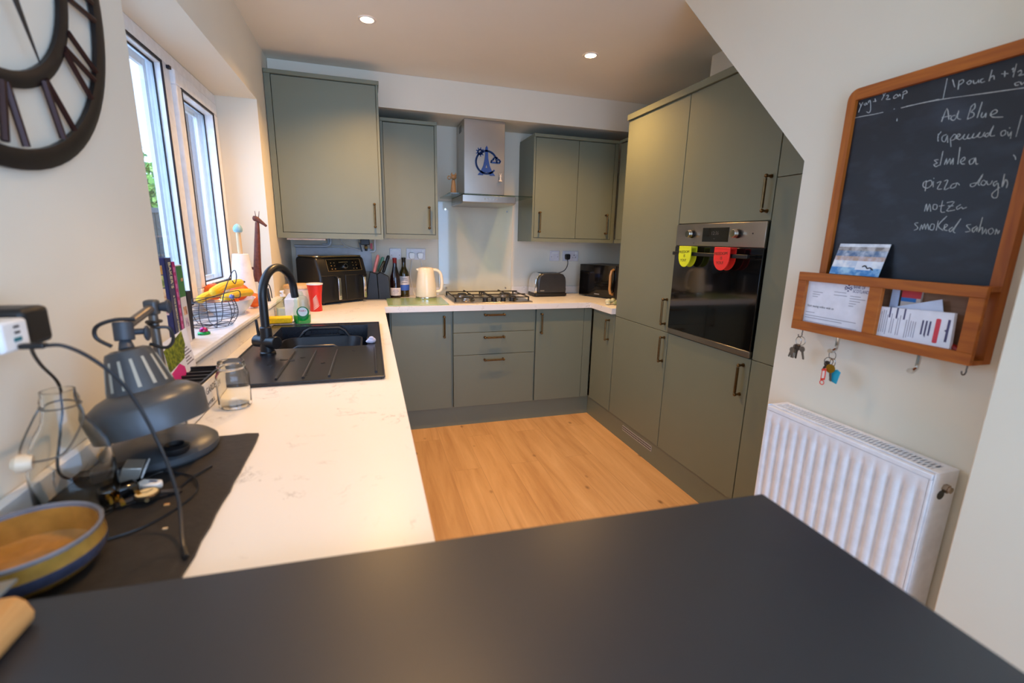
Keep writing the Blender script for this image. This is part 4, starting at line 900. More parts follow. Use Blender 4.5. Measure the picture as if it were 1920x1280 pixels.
# wire basket
WIRE = mt('grey_wire', (78, 76, 84), 0.35, 0.8)
wb = T('wire_basket', 'grey wire basket with looping handles on the window sill', 'basket', (-0.066, -1.655, ZS_), world=False)
m = M(); R = [0.070, 0.083, 0.092, 0.095, 0.094, 0.090, 0.084]
for i in range(7):
    z = 0.003 + i * 0.0165; m.tube([(R[i] * math.cos(a) * 0.95, R[i] * math.sin(a) * 1.15, z) for a in [2 * PI * k / 36 for k in range(36)]], 0.0013, 5, True)
for k in range(10):
    a = 2 * PI * k / 10 + 0.2; m.tube([(0, 0, 0.002)] + [(R[i] * math.cos(a) * 0.95, R[i] * math.sin(a) * 1.15, 0.003 + i * 0.0165) for i in range(7)], 0.0016, 5)
O('cage', m, WIRE, wb)
O('handle', M().tube(spline([(0.060, -0.070, 0.100), (0.058, -0.02, 0.135), (0.070, 0.04, 0.195), (0.072, 0.10, 0.212), (0.068, 0.135, 0.185), (0.064, 0.120, 0.155), (0.062, 0.09, 0.170)], 8), 0.0020, 6), WIRE, wb)
O('handle', M().tube(spline([(-0.04, -0.07, 0.102), (0.02, 0.00, 0.118), (0.06, 0.05, 0.128), (0.078, 0.11, 0.125), (0.076, 0.118, 0.098), (0.060, 0.09, 0.100)], 8), 0.0020, 6), WIRE, wb)
O('bead', M().ball((0.072, 0.02, 0.112), 0.010, n=8), mt('blue_bead', (120, 120, 170), 0.15, 0.3), wb)

# fruit bowl
fb = T('fruit_bowl', 'white oval fruit bowl on the window sill heaped with fruit', 'bowl', (-0.086, -1.345, ZS_), world=False)
O('bowl', M().lathe([(0, 0.004), (0.060, 0.004), (0.062, 0.0), (0.068, 0.0), (0.070, 0.006), (0.100, 0.032), (0.122, 0.066), (0.126, 0.069), (0.121, 0.069), (0.098, 0.038), (0.066, 0.012), (0, 0.012)], 48, sx=0.88, sy=1.1), mt('white_glazed', (226, 228, 234), 0.2, coat=0.4), fb)
ORG = mt('orange_peel', (238, 104, 20), 0.45, bump=0.3, bscale=500)
def orange(x, y, z, r, lab):
    t = T('orange', lab, 'orange', (x, y, z - r), world=False, group='oranges in and by the fruit bowl')
    O('fruit', M().ball((0, 0, r), r, 1, 1, 0.95, 14), ORG, t); O('stem_end', M().lathe([(0.005, 0), (0.003, 0.003), (0, 0.003)], 8, (0, 0, 2 * r * 0.975 - 0.0015)), mt('stem_green', (90, 100, 40), 0.7), t)
orange(-0.066, -1.218, 1.084, 0.042, 'big orange at the right end of the fruit bowl beside the kitchen roll')
orange(-0.018, -1.172, 1.0381, 0.038, 'orange sitting on the sill just beyond the bowl, nearest the tap')
orange(-0.150, -1.305, 1.098, 0.040, 'orange at the back of the bowl beside the window, above the bananas')
orange(-0.085, -1.300, 1.046, 0.033, 'orange half buried under the bananas in the middle of the bowl')
YEL = leaf_mat('banana_peel', (242, 190, 30), (250, 208, 70), 14)
def banana(pts, lab, r=0.0185):
    t = T('banana', lab, 'banana', pts[0]); P = spline(pts, 6); n = len(P)
    rr = [r * min(1.0, 0.30 + 2.6 * math.sin(PI * min(1, max(0, i / (n - 1)))) ** 0.9) for i in range(n)]
    O('fruit', M().tube(P, rr, 10), YEL, t)
    O('tip', M().tube([P[-1], P[-1] + (P[-1] - P[-2]).normalized() * 0.014], [r * 0.34, r * 0.24], 8), mt('brown_tip', (80, 60, 24), 0.7), t)
banana([(-0.055, -1.520, 1.090), (-0.040, -1.44, 1.098), (-0.020, -1.36, 1.098), (0.000, -1.290, 1.090)], 'front banana lying along the bowl rim behind the wire basket')
banana([(-0.105, -1.500, 1.112), (-0.085, -1.43, 1.130), (-0.060, -1.36, 1.136), (-0.030, -1.305, 1.140)], 'top banana with its curved stem end raised over the bowl')
banana([(-0.150, -1.520, 1.082), (-0.135, -1.47, 1.096), (-0.118, -1.42, 1.100), (-0.105, -1.365, 1.094)], 'rear banana on the window side of the fruit bowl', 0.017)

# kitchen roll on a stick
kr = T('kitchen_roll', 'white kitchen roll on a wooden stand with a pale blue knob on the sill', 'kitchen roll', (-0.107, -0.960, ZS_), world=False)
O('base', M().lathe([(0, 0), (0.075, 0), (0.075, 0.010), (0, 0.012)], 36), PALEWOOD, kr)
O('stick', M().cyl((0, 0, 0.011), (0, 0, 0.372), 0.0125, 0.011, 16), PALEWOOD, kr)
O('roll', M().lathe([(0.020, 0.013), (0.062, 0.013), (0.060, 0.05), (0.038, 0.255), (0.036, 0.257), (0.016, 0.257), (0.016, 0.013)], 40), mt('tissue', (240, 236, 234), 0.95, bump=0.2, bscale=200), kr)
O('knob', M().lathe([(0, 0.368), (0.017, 0.368), (0.022, 0.376), (0.022, 0.388), (0.016, 0.402), (0.006, 0.410), (0, 0.411)], 24), mt('pale_blue_paint', (150, 190, 198), 0.4), kr)
# giraffe
gr = T('giraffe_figurine', 'brown carved giraffe figurine with a tall neck on the sill beside the kitchen roll', 'figurine', (-0.055, -0.875, ZS_))
BRN = mt('carved_brown', (104, 52, 38), 0.55, var=0.3, scale=60)
gx, gy = -0.05, -0.875
b = M(); b.tube(spline([(gx - 0.002, gy, 1.105), (gx - 0.002, gy, 1.16), (gx + 0.006, gy, 1.26), (gx + 0.015, gy, 1.36), (gx + 0.020, gy, 1.425)], 6), [0.024 - 0.014 * i / 24 for i in range(25)], 12)
b.tube(spline([(gx - 0.050, gy, 1.176), (gx - 0.020, gy, 1.176), (gx + 0.004, gy, 1.150)], 6), [0.004 + 0.008 * i / 12 for i in range(13)], 10)
b.tube(spline([(gx + 0.000, gy, 1.445), (gx + 0.015, gy, 1.442), (gx + 0.040, gy, 1.425), (gx + 0.064, gy, 1.404)], 5), [0.007, 0.010, 0.013, 0.014, 0.0145, 0.015, 0.014, 0.013, 0.012, 0.011, 0.010, 0.009, 0.008, 0.007, 0.007, 0.006], 10)
O('body', b, BRN, gr)
for s in (-1, 1): O('horn', M().tube([(gx + 0.022 + s * 0.004, gy + s * 0.006, 1.44), (gx + 0.024 + s * 0.009, gy + s * 0.008, 1.482)], [0.0022, 0.0014], 6), BRN, gr)
for a, b_ in ((0.0, 0.010), (0.004, -0.012)): O('leg', M().tube(spline([(gx + a, gy + b_ * 0.5, 1.115), (gx + a + 0.010, gy + b_, 1.06), (gx + a + 0.004, gy + b_ * 1.2, 1.001)], 5), [0.010 - 0.006 * i / 10 for i in range(11)], 8), BRN, gr)
O('tail', M().tube(spline([(gx + 0.012, gy, 1.150), (gx + 0.030, gy, 1.112), (gx + 0.052, gy, 1.075), (gx + 0.058, gy, 1.01)], 6), 0.0028, 6), MATTBLK, gr)
O('charcoal_pen', M().tube([(0.004, -0.93, ZS_), (0.000, -0.925, 1.05), (0.002, -0.925, 1.072)], [0.009, 0.007, 0.003], 10), BLACK, label='small black slim object standing on the sill between giraffe and tap', cat='ornament')

# ------------------------------------------------------------------ near left: wall clock
ck = T('wall_clock', 'large skeleton wall clock of black iron rings with roman numerals, top left', 'clock', (0.0, -2.755, 1.45))
IRONC = mt('bronzed_iron', (34, 29, 28), 0.42, 0.5, var=0.2, scale=40)
cy_, cz_ = -2.755, 1.825
def cring(r0, r1, x0, x1):
    m = M(); n = 72
    prof = [(r0, x0), (r1, x0), (r1, x1 - 0.004), ((r0 + r1) / 2, x1), (r0, x1 - 0.004), (r0, x0)]
    return m.lathe([(r, x) for r, x in prof], n, (0, cy_, cz_), ax=(1, 0, 0))
O('outer_ring', cring(0.338, 0.371, 0.004, 0.016), IRONC, ck)
O('inner_ring', cring(0.221, 0.247, 0.004, 0.015), IRONC, ck)
NUM = ['XII', 'I', 'II', 'III', 'IV', 'V', 'VI', 'VII', 'VIII', 'IX', 'X', 'XI']
NB = mt('rusty_brown_iron', (58, 32, 28), 0.45, 0.4)
for h, s in enumerate(NUM):
    a = rad(90 - 30 * h); ur = Vector((0, -math.cos(a), math.sin(a))); ut = Vector((0, -math.sin(a), -math.cos(a)))   # reading direction: clock seen from the room (y decreases to the left... mirrored below)
    ur = Vector((0, math.cos(a), math.sin(a))); ut = Vector((0, math.sin(a), -math.cos(a)))
    m = M(); wds = {'I': 0.030, 'V': 0.056, 'X': 0.056}; tot = sum(wds[c] for c in s); k = min(1.0, 0.15 / tot); p = -tot * k / 2
    def q(u, r): return Vector((0.013, cy_, cz_)) + ut * u + ur * r
    for c in s:
        wd = wds[c] * k; c0 = p + wd / 2
        if c == 'I': m.tube([q(c0, 0.240), q(c0 * 1.1, 0.332)], 0.0055, 6)
        if c == 'V': m.tube([q(c0 - 0.004, 0.240), q(c0 - wd * 0.42, 0.332)], 0.0055, 6); m.tube([q(c0 + 0.004, 0.240), q(c0 + wd * 0.42, 0.332)], 0.0055, 6)
        if c == 'X': m.tube([q(c0 - wd * 0.4, 0.240), q(c0 + wd * 0.4, 0.332)], 0.0055, 6); m.tube([q(c0 + wd * 0.4, 0.240), q(c0 - wd * 0.4, 0.332)], 0.0055, 6)
        p += wd
    O('numeral', m, NB, ck)
O('hub', M().cyl((0.006, cy_, cz_), (0.032, cy_, cz_), 0.030, n=24), IRONC, ck)
sp4 = M()
for a in (0, 90, 180, 270): sp4.tube([(0.010, cy_ + 0.02 * math.cos(rad(a)), cz_ + 0.02 * math.sin(rad(a))), (0.010, cy_ + 0.23 * math.cos(rad(a)), cz_ + 0.23 * math.sin(rad(a)))], 0.004, 6) if a in (90,) else None
sp4.tube([(0.010, cy_, cz_ + 0.02), (0.010, cy_, cz_ + 0.225)], 0.004, 6)
O('stay', sp4, IRONC, ck)
d = Vector((0, 0.385, -0.923)); pv = Vector((0, 0.923, 0.385)); c0 = Vector((0.030, cy_, cz_))
hm = M(); poly = [(0.0, 0.004), (0.09, 0.0025), (0.118, 0.0075), (0.14, 0.0055), (0.21, 0.0006)]
pts = [c0 + d * a + pv * b_ for a, b_ in poly] + [c0 + d * a - pv * b_ for a, b_ in reversed(poly)]
n = len(pts); hm.add(pts + [p + Vector((0.002, 0, 0)) for p in pts], [tuple(range(n)), tuple(range(n, 2 * n))] + [(i, (i + 1) % n, (i + 1) % n + n, i + n) for i in range(n)])
O('hand', hm, mt('black_hand', (40, 36, 34), 0.5), ck)
hm = M(); d2 = Vector((0, -0.6, 0.8)); hm.tube([c0, c0 + d2 * 0.13], [0.005, 0.002], 6); O('hand', hm, MATTBLK, ck)

# ------------------------------------------------------------------ chargers and the wall socket
wsx = T('wall_socket', 'white double wall socket at the left edge above the worktop, behind the chargers', 'socket', (0.0, -2.97, 1.16))
O('plate', M().box((0.001, -3.06, 1.165), (0.010, -2.885, 1.255)), SOCK, wsx, bev=0.002)
ch = T('usb_charger', 'white usb charger block plugged in at the left edge of the photo', 'charger', (0.05, -2.97, 1.205))
O('body', M().box((0.011, -2.998, 1.204), (0.100, -2.948, 1.245)), WHITE, ch, bev=0.005, seg=3)
pm = M(); pm.k = 0
for zz in (1.236, 1.2285): pm.box((0.0995, -2.976, zz - 0.0015), (0.1005, -2.966, zz + 0.0015))
pm.k = 1; pm.box((0.0995, -2.979, 1.217), (0.1006, -2.965, 1.222))
O('ports', pm, [GASKET, mt('teal_port', (20, 110, 120), 0.4)], ch)
O('power_adapter', M().box((0.011, -2.940, 1.200), (0.092, -2.884, 1.254)), mt('adapter_black', (20, 19, 19), 0.45), bev=0.008, label='black cube power adapter plugged in beside the white charger', cat='charger')
CAB = mt('black_cable', (24, 26, 30), 0.4)
uc = T('usb_cable', 'black cable arching from the white charger over the lamp to the slate', 'cable', (0.1, -2.97, 1.2))
O('connector', M().box((0.1005, -2.978, 1.206), (0.128, -2.966, 1.213)), BLACK, uc, bev=0.002)
O('lead', M().tube(spline([(0.128, -2.972, 1.2095), (0.145, -2.968, 1.207), (0.165, -2.955, 1.186), (0.188, -2.945, 1.150), (0.205, -2.940, 1.105), (0.222, -2.945, 1.055), (0.238, -2.958, 1.010), (0.255, -2.985, 0.965), (0.270, -3.030, 0.930), (0.279, -3.052, 0.921)], 7), 0.0026, 8), CAB, uc)
O('plug_end', M().tube([(0.274, -3.040, 0.9225), (0.284, -3.062, 0.9215)], 0.0036, 8), BLACK, uc)
O('usb_cable', M().tube(spline([(0.100, -2.950, 1.207), (0.085, -2.925, 1.190), (0.066, -2.880, 1.160), (0.045, -2.815, 1.115), (0.030, -2.785, 1.070), (0.024, -2.80, 1.02), (0.030, -2.83, 0.96), (0.05, -2.80, 0.922)], 7), 0.0024, 8), CAB, label='second black cable drooping from the charger down the wall behind the glass bottle', cat='cable')

# ------------------------------------------------------------------ slate and things on it
sl = M(); random.seed(8)
edge = [(0.024, -3.1305), (0.290, -3.1395)] + [(0.2885 + random.uniform(-0.0015, 0.0015), -3.12 + i * 0.0355) for i in range(1, 14)] + [(0.285, -2.622)] + [(0.285 - i * 0.026, -2.618 + random.uniform(-0.002, 0.002)) for i in range(1, 10)] + [(0.024, -2.612)]
sl.prism(edge, 2, W0 + 0.0005, W0 + 0.0065)
O('slate_mat', sl, SLATE, label='dark slate slab on the worktop under the grey desk lamp', cat='mat', smooth=0)
ZL = W0 + 0.0067
# desk lamp
lp = T('desk_lamp', 'grey metal desk lamp with a wide slotted shade standing on the slate', 'lamp', (0.108, -2.675, ZL))
lx, ly = 0.1215, -2.676
O('base', M().lathe([(0, 0), (0.094, 0), (0.097, 0.005), (0.096, 0.016), (0.086, 0.025), (0.05, 0.032), (0, 0.034)], 48, (lx, ly, ZL)), GREYP, lp)
px_, py_ = 0.104, -2.592
O('post', M().cyl((px_, py_, ZL + 0.022), (px_, py_, 1.200), 0.0088, 0.0085, 20), mt('grey_tube', (112, 106, 100), 0.35, 0.6), lp)
kn = Vector((px_, py_, 1.206)); nk = Vector((0.106, -2.722, 1.186))
O('elbow', M().box(kn - Vector((0.012, 0.013, 0.016)), kn + Vector((0.012, 0.013, 0.016))), GREYP, lp, bev=0.005)
O('wing_knob', M().cyl(kn + Vector((0.011, 0.004, 0)), kn + Vector((0.024, 0.008, 0)), 0.008, 0.012, 12).ball(kn + Vector((0.026, 0.010, 0.0)), 0.011, 0.5, 1.0, 1.4, 8), mt('lamp_knob', (48, 52, 58), 0.5), lp)
O('arm', M().cyl(kn + (nk - kn) * 0.06, nk, 0.0088, n=20), mt('grey_tube_arm', (118, 112, 106), 0.35, 0.6), lp)
sax = Vector((0.036, -0.018, -0.165)).normalized(); sc = Vector((0.112, -2.735, 1.150))
O('head_joint', M().cyl(nk + Vector((0, 0, 0.012)), nk + Vector((0.002, -0.006, -0.022)), 0.0155, n=20).cyl(nk + Vector((0.002, -0.006, -0.022)), sc + Vector((0, 0, -0.002)), 0.009, 0.013, 16), mt('lamp_joint', (62, 66, 72), 0.45), lp, bev=0.002)
O('wing_knob', M().cyl(nk + Vector((0.013, 0.004, -0.008)), nk + Vector((0.030, 0.008, -0.008)), 0.006, n=12).ball(nk + Vector((0.032, 0.009, -0.012)), 0.010, 0.5, 1.0, 1.5, 8), mt('lamp_knob_dark', (44, 50, 58), 0.5), lp)
shd = M()
shd.lathe([(0.0, 0.0), (0.024, 0.0), (0.034, 0.004), (0.037, 0.012), (0.052, 0.078), (0.058, 0.080), (0.070, 0.085), (0.086, 0.097), (0.0915, 0.107), (0.089, 0.150), (0.087, 0.150), (0.0885, 0.109), (0.083, 0.100), (0.055, 0.087), (0.0, 0.082)], 64, sc, ax=sax)
sh_o = O('shade', shd, GREYP, lp)
u_ = sax.orthogonal().normalized(); v_ = sax.cross(u_)
slm = M()
for k in range(14):
    a = 2 * PI * k / 14 + 0.15; e = u_ * math.cos(a) + v_ * math.sin(a); f_ = -u_ * math.sin(a) + v_ * math.cos(a)
    p0 = sc + sax * 0.018 + e * 0.0386; p1 = sc + sax * 0.070 + e * 0.0506
    slm.add([p0 - f_ * 0.0022, p0 + f_ * 0.0022, p1 + f_ * 0.0030, p1 - f_ * 0.0030] + [q_ + e * 0.0007 for q_ in (p0 - f_ * 0.0022, p0 + f_ * 0.0022, p1 + f_ * 0.0030, p1 - f_ * 0.0030)], [(3, 2, 1, 0), (4, 5, 6, 7), (0, 1, 5, 4), (1, 2, 6, 5), (2, 3, 7, 6), (3, 0, 4, 7)])
O('slots', slm, mt('pale_slot', (170, 166, 150), 0.5), sh_o)
TIE = mt('black_tie', (24, 24, 26), 0.4)
O('cable_tie', M().tube(spline([nk + Vector((0.02, 0.0, 0.016)), nk + Vector((-0.005, -0.012, 0.018)), nk + Vector((-0.030, -0.02, 0.008)), nk + Vector((-0.034, -0.02, -0.012)), nk + Vector((-0.014, -0.018, -0.030))], 7), 0.0034, 8), TIE, lp)
O('cable_tie', M().tube(spline([kn + Vector((-0.012, -0.004, -0.030)), kn + Vector((0.004, -0.012, -0.040)), kn + Vector((0.026, -0.004, -0.044)), kn + Vector((0.030, 0.0, -0.070)), kn + Vector((0.018, -0.006, -0.086)), kn + Vector((-0.010, -0.010, -0.076))], 7), 0.0034, 8), TIE, lp)
O('cable_tie', M().tube([kn + Vector((0.0125 * math.cos(a), 0.0125 * math.sin(a), -0.030)) for a in [2 * PI * i / 16 for i in range(16)]], 0.003, 6, True), TIE, lp)
# swing-top bottle
sbt = T('swing_top_bottle', 'clear glass swing-top bottle on the slate by the left wall', 'bottle', (0.083, -2.888, ZL), world=False)
po = [(0.0, 0.001), (0.046, 0.001), (0.0505, 0.005), (0.0515, 0.012), (0.0515, 0.085), (0.047, 0.115), (0.036, 0.140), (0.026, 0.158), (0.0225, 0.175), (0.0230, 0.192), (0.0205, 0.200), (0.0205, 0.206)]
pi_ = [(0.0178, 0.206), (0.0175, 0.196), (0.019, 0.175), (0.0225, 0.157), (0.033, 0.137), (0.044, 0.112), (0.0485, 0.085), (0.0485, 0.012), (0.044, 0.008), (0.0, 0.007)]
O('bottle', M().lathe(po + pi_, 48), CLEAR, sbt, smooth=60)
wm = M(); wm.tube([(0.0238 * math.cos(a), 0.0238 * math.sin(a), 0.182) for a in [2 * PI * i / 24 for i in range(24)]], 0.0013, 6, True)
wm.tube(spline([(0.024, 0, 0.182), (0.030, -0.010, 0.160), (0.022, -0.052, 0.125), (-0.012, -0.060, 0.118)], 6), 0.0013, 6); wm.tube(spline([(-0.024, 0, 0.182), (-0.030, -0.012, 0.165), (-0.030, -0.050, 0.130), (-0.012, -0.060, 0.118)], 6), 0.0013, 6)
O('wire_bail', wm, mt('bail_wire', (110, 108, 104), 0.3, 0.9), sbt)
O('stopper', M().lathe([(0, -0.010), (0.010, -0.010), (0.013, -0.002), (0.013, 0.006), (0.008, 0.012), (0, 0.013)], 20, (-0.022, -0.060, 0.118), ax=(-1, -0.3, 0.1)), mt('cream_stopper', (226, 206, 176), 0.3), sbt)
# bowl
pb = T('pottery_bowl', 'shallow ochre stoneware bowl with blue bands on the slate', 'bowl', (0.100, -3.040, ZL), world=False)
OCH = mt('ochre_glaze', (158, 120, 52), 0.25, var=0.22, scale=45, coat=0.3); BLU = mt('blue_glaze', (56, 61, 80), 0.25, var=0.2, scale=60, coat=0.3)
def bz(prof): return M().lathe([(r * 0.95, z * 0.86) for r, z in prof], 56)
O('wall', bz([(0, 0.001), (0.058, 0.001), (0.072, 0.008), (0.0825, 0.022)]), OCH, pb)
O('blue_band', bz([(0.0825, 0.022), (0.0865, 0.034), (0.0858, 0.041)]), BLU, pb)
O('upper_wall', bz([(0.0858, 0.041), (0.0838, 0.056), (0.0845, 0.062)]), OCH, pb)
O('rim', bz([(0.0845, 0.062), (0.0850, 0.066), (0.0825, 0.0685), (0.0795, 0.066), (0.0788, 0.061)]), mt('slate_blue_glaze', (112, 112, 118), 0.25, var=0.2, coat=0.3), pb)
O('inside', bz([(0.0788, 0.061), (0.079, 0.045), (0.074, 0.022), (0.055, 0.009), (0, 0.007)]), mt('honey_glaze', (176, 122, 52), 0.22, var=0.25, scale=30, coat=0.4), pb)
# small things on the slate
wt_ = T('wristwatch', 'round wristwatch with a pale dial and dark strap lying on the slate', 'watch', (0.170, -2.880, ZL), rad(20), world=False)
O('case', M().lathe([(0, 0.008), (0.017, 0.008), (0.0185, 0.011), (0.0185, 0.015), (0.016, 0.017), (0.0155, 0.0165)], 36), mt('watch_steel', (70, 60, 48), 0.4, 0.7), wt_)
O('dial', M().cyl((0, 0, 0.014), (0, 0, 0.0163), 0.0160, n=32), mt('cream_dial', (236, 212, 160), 0.4), wt_)
O('hands', M().tube([(0, 0, 0.0168), (0.008, 0.006, 0.0168)], 0.0006, 5).tube([(0, 0, 0.0168), (-0.010, 0.004, 0.0168)], 0.0005, 5), GASKET, wt_)
O('crown', M().cyl((0.0, -0.018, 0.012), (0.0, -0.022, 0.012), 0.003), mt('watch_crown', (190, 160, 110), 0.3, 0.9), wt_)
O('strap', M().tube(spline([(-0.017, 0, 0.011), (-0.030, 0, 0.008), (-0.045, 0.004, 0.003), (-0.030, 0.010, 0.002), (0.0, 0.012, 0.002), (0.030, 0.010, 0.002), (0.044, 0.004, 0.003), (0.030, 0, 0.008), (0.017, 0, 0.011)], 5), 0.0045, 6), mt('strap_leather', (46, 34, 24), 0.6), wt_)
mc = T('card_reader', 'white plastic tag with a blue mark beside the watch on the slate', 'gadget', (0.158, -2.832, ZL), rad(-20), world=False)
O('body', M().prism([(-0.022, -0.010), (-0.004, -0.014), (0.014, -0.010), (0.020, 0.0), (0.012, 0.010), (-0.022, 0.008)], 2, 0.0, 0.012), WHITE, mc, bev=0.003)
O('mark', M().box((-0.004, -0.002, 0.0119), (0.010, 0.002, 0.0125)), mt('navy_mark', (40, 60, 110), 0.5), mc)
mb = T('mains_plug', 'black UK mains plug with brass pins lying on the slate by the bottle', 'plug', (0.128, -2.872, ZL), rad(35), world=False)
O('body', M().box((-0.026, -0.012, 0.004), (0.026, 0.014, 0.030)), GLOSSBLK, mb, bev=0.005)
BR = mt('brass_pin', (196, 146, 46), 0.3, 0.8)
for a, z_ in ((-0.002, 0.007), (0.020, 0.012)): O('pin', M().box((a - 0.003, -0.030, z_), (a + 0.003, -0.0115, z_ + 0.005)), BR, mb)
O('pin', M().box((-0.018, -0.030, 0.016), (-0.014, -0.0115, 0.024)), BR, mb)
O('thin_cable', M().tube(spline([(0.150, -2.850, ZL + 0.004), (0.136, -2.808, ZL + 0.003), (0.149, -2.780, ZL + 0.0025), (0.170, -2.782, ZL + 0.0025), (0.201, -2.801, ZL + 0.0025), (0.223, -2.827, ZL + 0.0065), (0.236, -2.856, ZL + 0.0025), (0.237, -2.886, ZL + 0.0025), (0.222, -2.926, ZL + 0.0025), (0.195, -2.965, ZL + 0.0025), (0.160, -2.985, ZL + 0.0025)], 7), 0.0016, 6), CAB, label='thin dark cable looping over the slate right of the watch', cat='cable')
O('stylus_lead', M().tube(spline([(0.234, -2.775, ZL + 0.002), (0.216, -2.816, ZL + 0.0045), (0.205, -2.848, ZL + 0.002), (0.196, -2.870, ZL + 0.002)], 6), 0.0020, 6), CAB, label='short straight dark lead crossing the looped cable on the slate', cat='cable')
hb2 = T('hair_clipper', 'black clipper with a ridged silver head lying under the lamp shade', 'gadget', (0.102, -2.800, ZL), rad(12), world=False)
O('body', M().box((-0.040, -0.016, 0.002), (0.012, 0.022, 0.034)), mt('clipper_black', (28, 27, 28), 0.5), hb2, bev=0.008, seg=3)
O('silver_head', M().prism([(-0.004, 0.006), (0.026, 0.010), (0.034, 0.030), (0.006, 0.036)], 1, -0.020, 0.020), mt('silver_plastic', (170, 166, 156), 0.35, 0.5), hb2, bev=0.002)
cm_ = M()
for i in range(9): cm_.cyl((0.030, -0.018 + i * 0.0045, 0.010), (0.038, -0.018 + i * 0.0045, 0.030), 0.0016, n=6)
O('comb_teeth', cm_, mt('clear_teeth', (206, 206, 204), 0.3), hb2)
O('earpiece', M().lathe([(0, 0), (0.020, 0), (0.024, 0.006), (0.024, 0.014), (0.016, 0.018), (0.012, 0.012), (0, 0.010)], 28), BLACK, loc=(0.172, -2.757, ZL + 0.030), label='round black padded disc on the lamp base under the shade', cat='gadget')
O('phone', M().prism(rrect(-0.035, -0.016, 0.035, 0.016, 0.005), 2, 0, 0.007), mt('phone_dark', (30, 27, 26), 0.2), loc=(0.040, -2.772, ZL), rz=rad(10), label='thin dark flat gadget lying on the slate behind the glass bottle', cat='gadget')
O('crumb', M().box((-0.004, -0.0025, 0), (0.004, 0.0025, 0.003)), mt('tan_crumb', (190, 140, 84), 0.8), loc=(0.205, -2.903, ZL), label='tan wooden scrap on the slate beside the cable', cat='scrap', bev=0.0008)
O('crumb', M().box((-0.0035, -0.002, 0), (0.0035, 0.002, 0.002)), mt('pale_crumb', (220, 186, 140), 0.8), loc=(0.228, -2.975, ZL), label='pale crumb on the slate near its white worktop edge', cat='scrap', bev=0.0008)

# planter, leaflet, jar
pn = T('herb_planter', 'white lettered planter trough holding a black tray between lamp and sink', 'planter', (0.085, -2.40, W0), world=True)
pt = M(); pt.box((0.030, -2.56, W0 + 0.0005), (0.126, -2.262, W0 + 0.004)); pt.box((0.1225, -2.56, W0 + 0.0005), (0.126, -2.262, 0.984)); pt.box((0.030, -2.56, W0 + 0.0005), (0.0335, -2.262, 0.984)); pt.box((0.030, -2.2655, W0 + 0.0005), (0.126, -2.262, 0.984)); pt.box((0.030, -2.56, W0 + 0.0005), (0.126, -2.5565, 0.984))
O('trough', pt, mt('cream_enamel', (232, 226, 216), 0.4), pn, bev=0.001)
ty_ = M(); ty_.box((0.035, -2.555, 0.972), (0.121, -2.267, 0.976))
for (a, b_) in (((0.032, -2.559), (0.124, -2.552)), ((0.032, -2.270), (0.124, -2.263)), ((0.032, -2.559), (0.037, -2.263)), ((0.119, -2.559), (0.124, -2.263))): ty_.box(a + (0.975,), b_ + (0.990,))
O('tray', ty_, BLACK, pn)
rg = M()
for i in range(9): rg.box((0.037, -2.545 + i * 0.034, 0.9755), (0.119, -2.538 + i * 0.034, 0.984))
O('tray_ribs', rg, mt('black_rib', (34, 32, 31), 0.45), pn)
x = M(); x.text('KITCHEN GARDEN', 0.026, (0.1262, -2.425, 0.950), (0, 1, 0), Z, 0.0003, 'CENTER', 0.20); x.text('&', 0.016, (0.1262, -2.425, 0.934), (0, 1, 0), Z, 0.0003, 'CENTER'); x.text('WINDOWSILL', 0.014, (0.1262, -2.425, 0.920), (0, 1, 0), Z, 0.0003, 'CENTER', 0.13)
O('lettering', x, mt('dark_grey_print', (66, 64, 64), 0.6), pn)
lf = T('seed_leaflet', 'leaflet with a green leafy photo and pink corner leaning against the sill', 'leaflet', (0.040, -2.30, 0.97))
LA = Vector((0.046, -2.395, 0.986)); U = Vector((-0.0, 0.170, 0.010)); V = Vector((-0.012, 0.0, 0.100)); NN = U.cross(V).normalized()
def lq(m, u0, v0, u1, v1, d, poly=None):
    P = poly or [(u0, v0), (u1, v0), (u1, v1), (u0, v1)]; pts = [LA + U * a + V * b_ + NN * d for a, b_ in P]; n = len(pts)
    m.add(pts + [p + NN * 0.0006 for p in pts], [tuple(range(n))[::-1], tuple(range(n, 2 * n))] + [(i, (i + 1) % n, (i + 1) % n + n, i + n) for i in range(n)])
m = M(); lq(m, 0, -0.12, 1, 1, 0); O('sheet', m, PAPER, lf)
m = M(); lq(m, 0, 0.24, 0.8, 0.98, 0.0007, [(0.0, 0.22), (0.62, 0.30), (0.78, 0.62), (0.78, 1.0), (0.50, 0.92), (0.0, 0.80)]); O('leaf_photo', m, leaf_mat('leafy_print', (74, 90, 20), (140, 150, 40), 90), lf)
m = M(); lq(m, 0, -0.12, 0.6, 0.22, 0.0007, [(0.0, -0.12), (0.55, -0.12), (0.55, 0.10), (0.40, 0.26), (0.0, 0.16)]); O('pink_corner', m, mt('pink_print', (214, 50, 130), 0.6), lf)
m = M()
for i in range(6): lq(m, 0.66, 0.08 + i * 0.085, 0.95 - 0.06 * (i % 3), 0.11 + i * 0.085, 0.0008)
O('text_lines', m, mt('grey_text', (120, 112, 122), 0.7), lf)
jr = T('glass_jar', 'empty clear glass jar without a lid on the worktop by the sink corner', 'jar', (0.186, -2.405, W0 + 0.0005), world=False)
jo = [(0.0, 0.001), (0.034, 0.001), (0.0385, 0.006), (0.039, 0.014), (0.039, 0.086), (0.036, 0.096), (0.0315, 0.102), (0.0315, 0.108), (0.0335, 0.110), (0.0335, 0.113), (0.0315, 0.115), (0.0315, 0.123), (0.0305, 0.1255)]
ji = [(0.0288, 0.1255), (0.0288, 0.103), (0.0335, 0.094), (0.0362, 0.085), (0.0362, 0.014), (0.034, 0.007), (0.0, 0.006)]
O('jar', M().lathe(jo + ji, 48), CLEAR, jr, smooth=60)
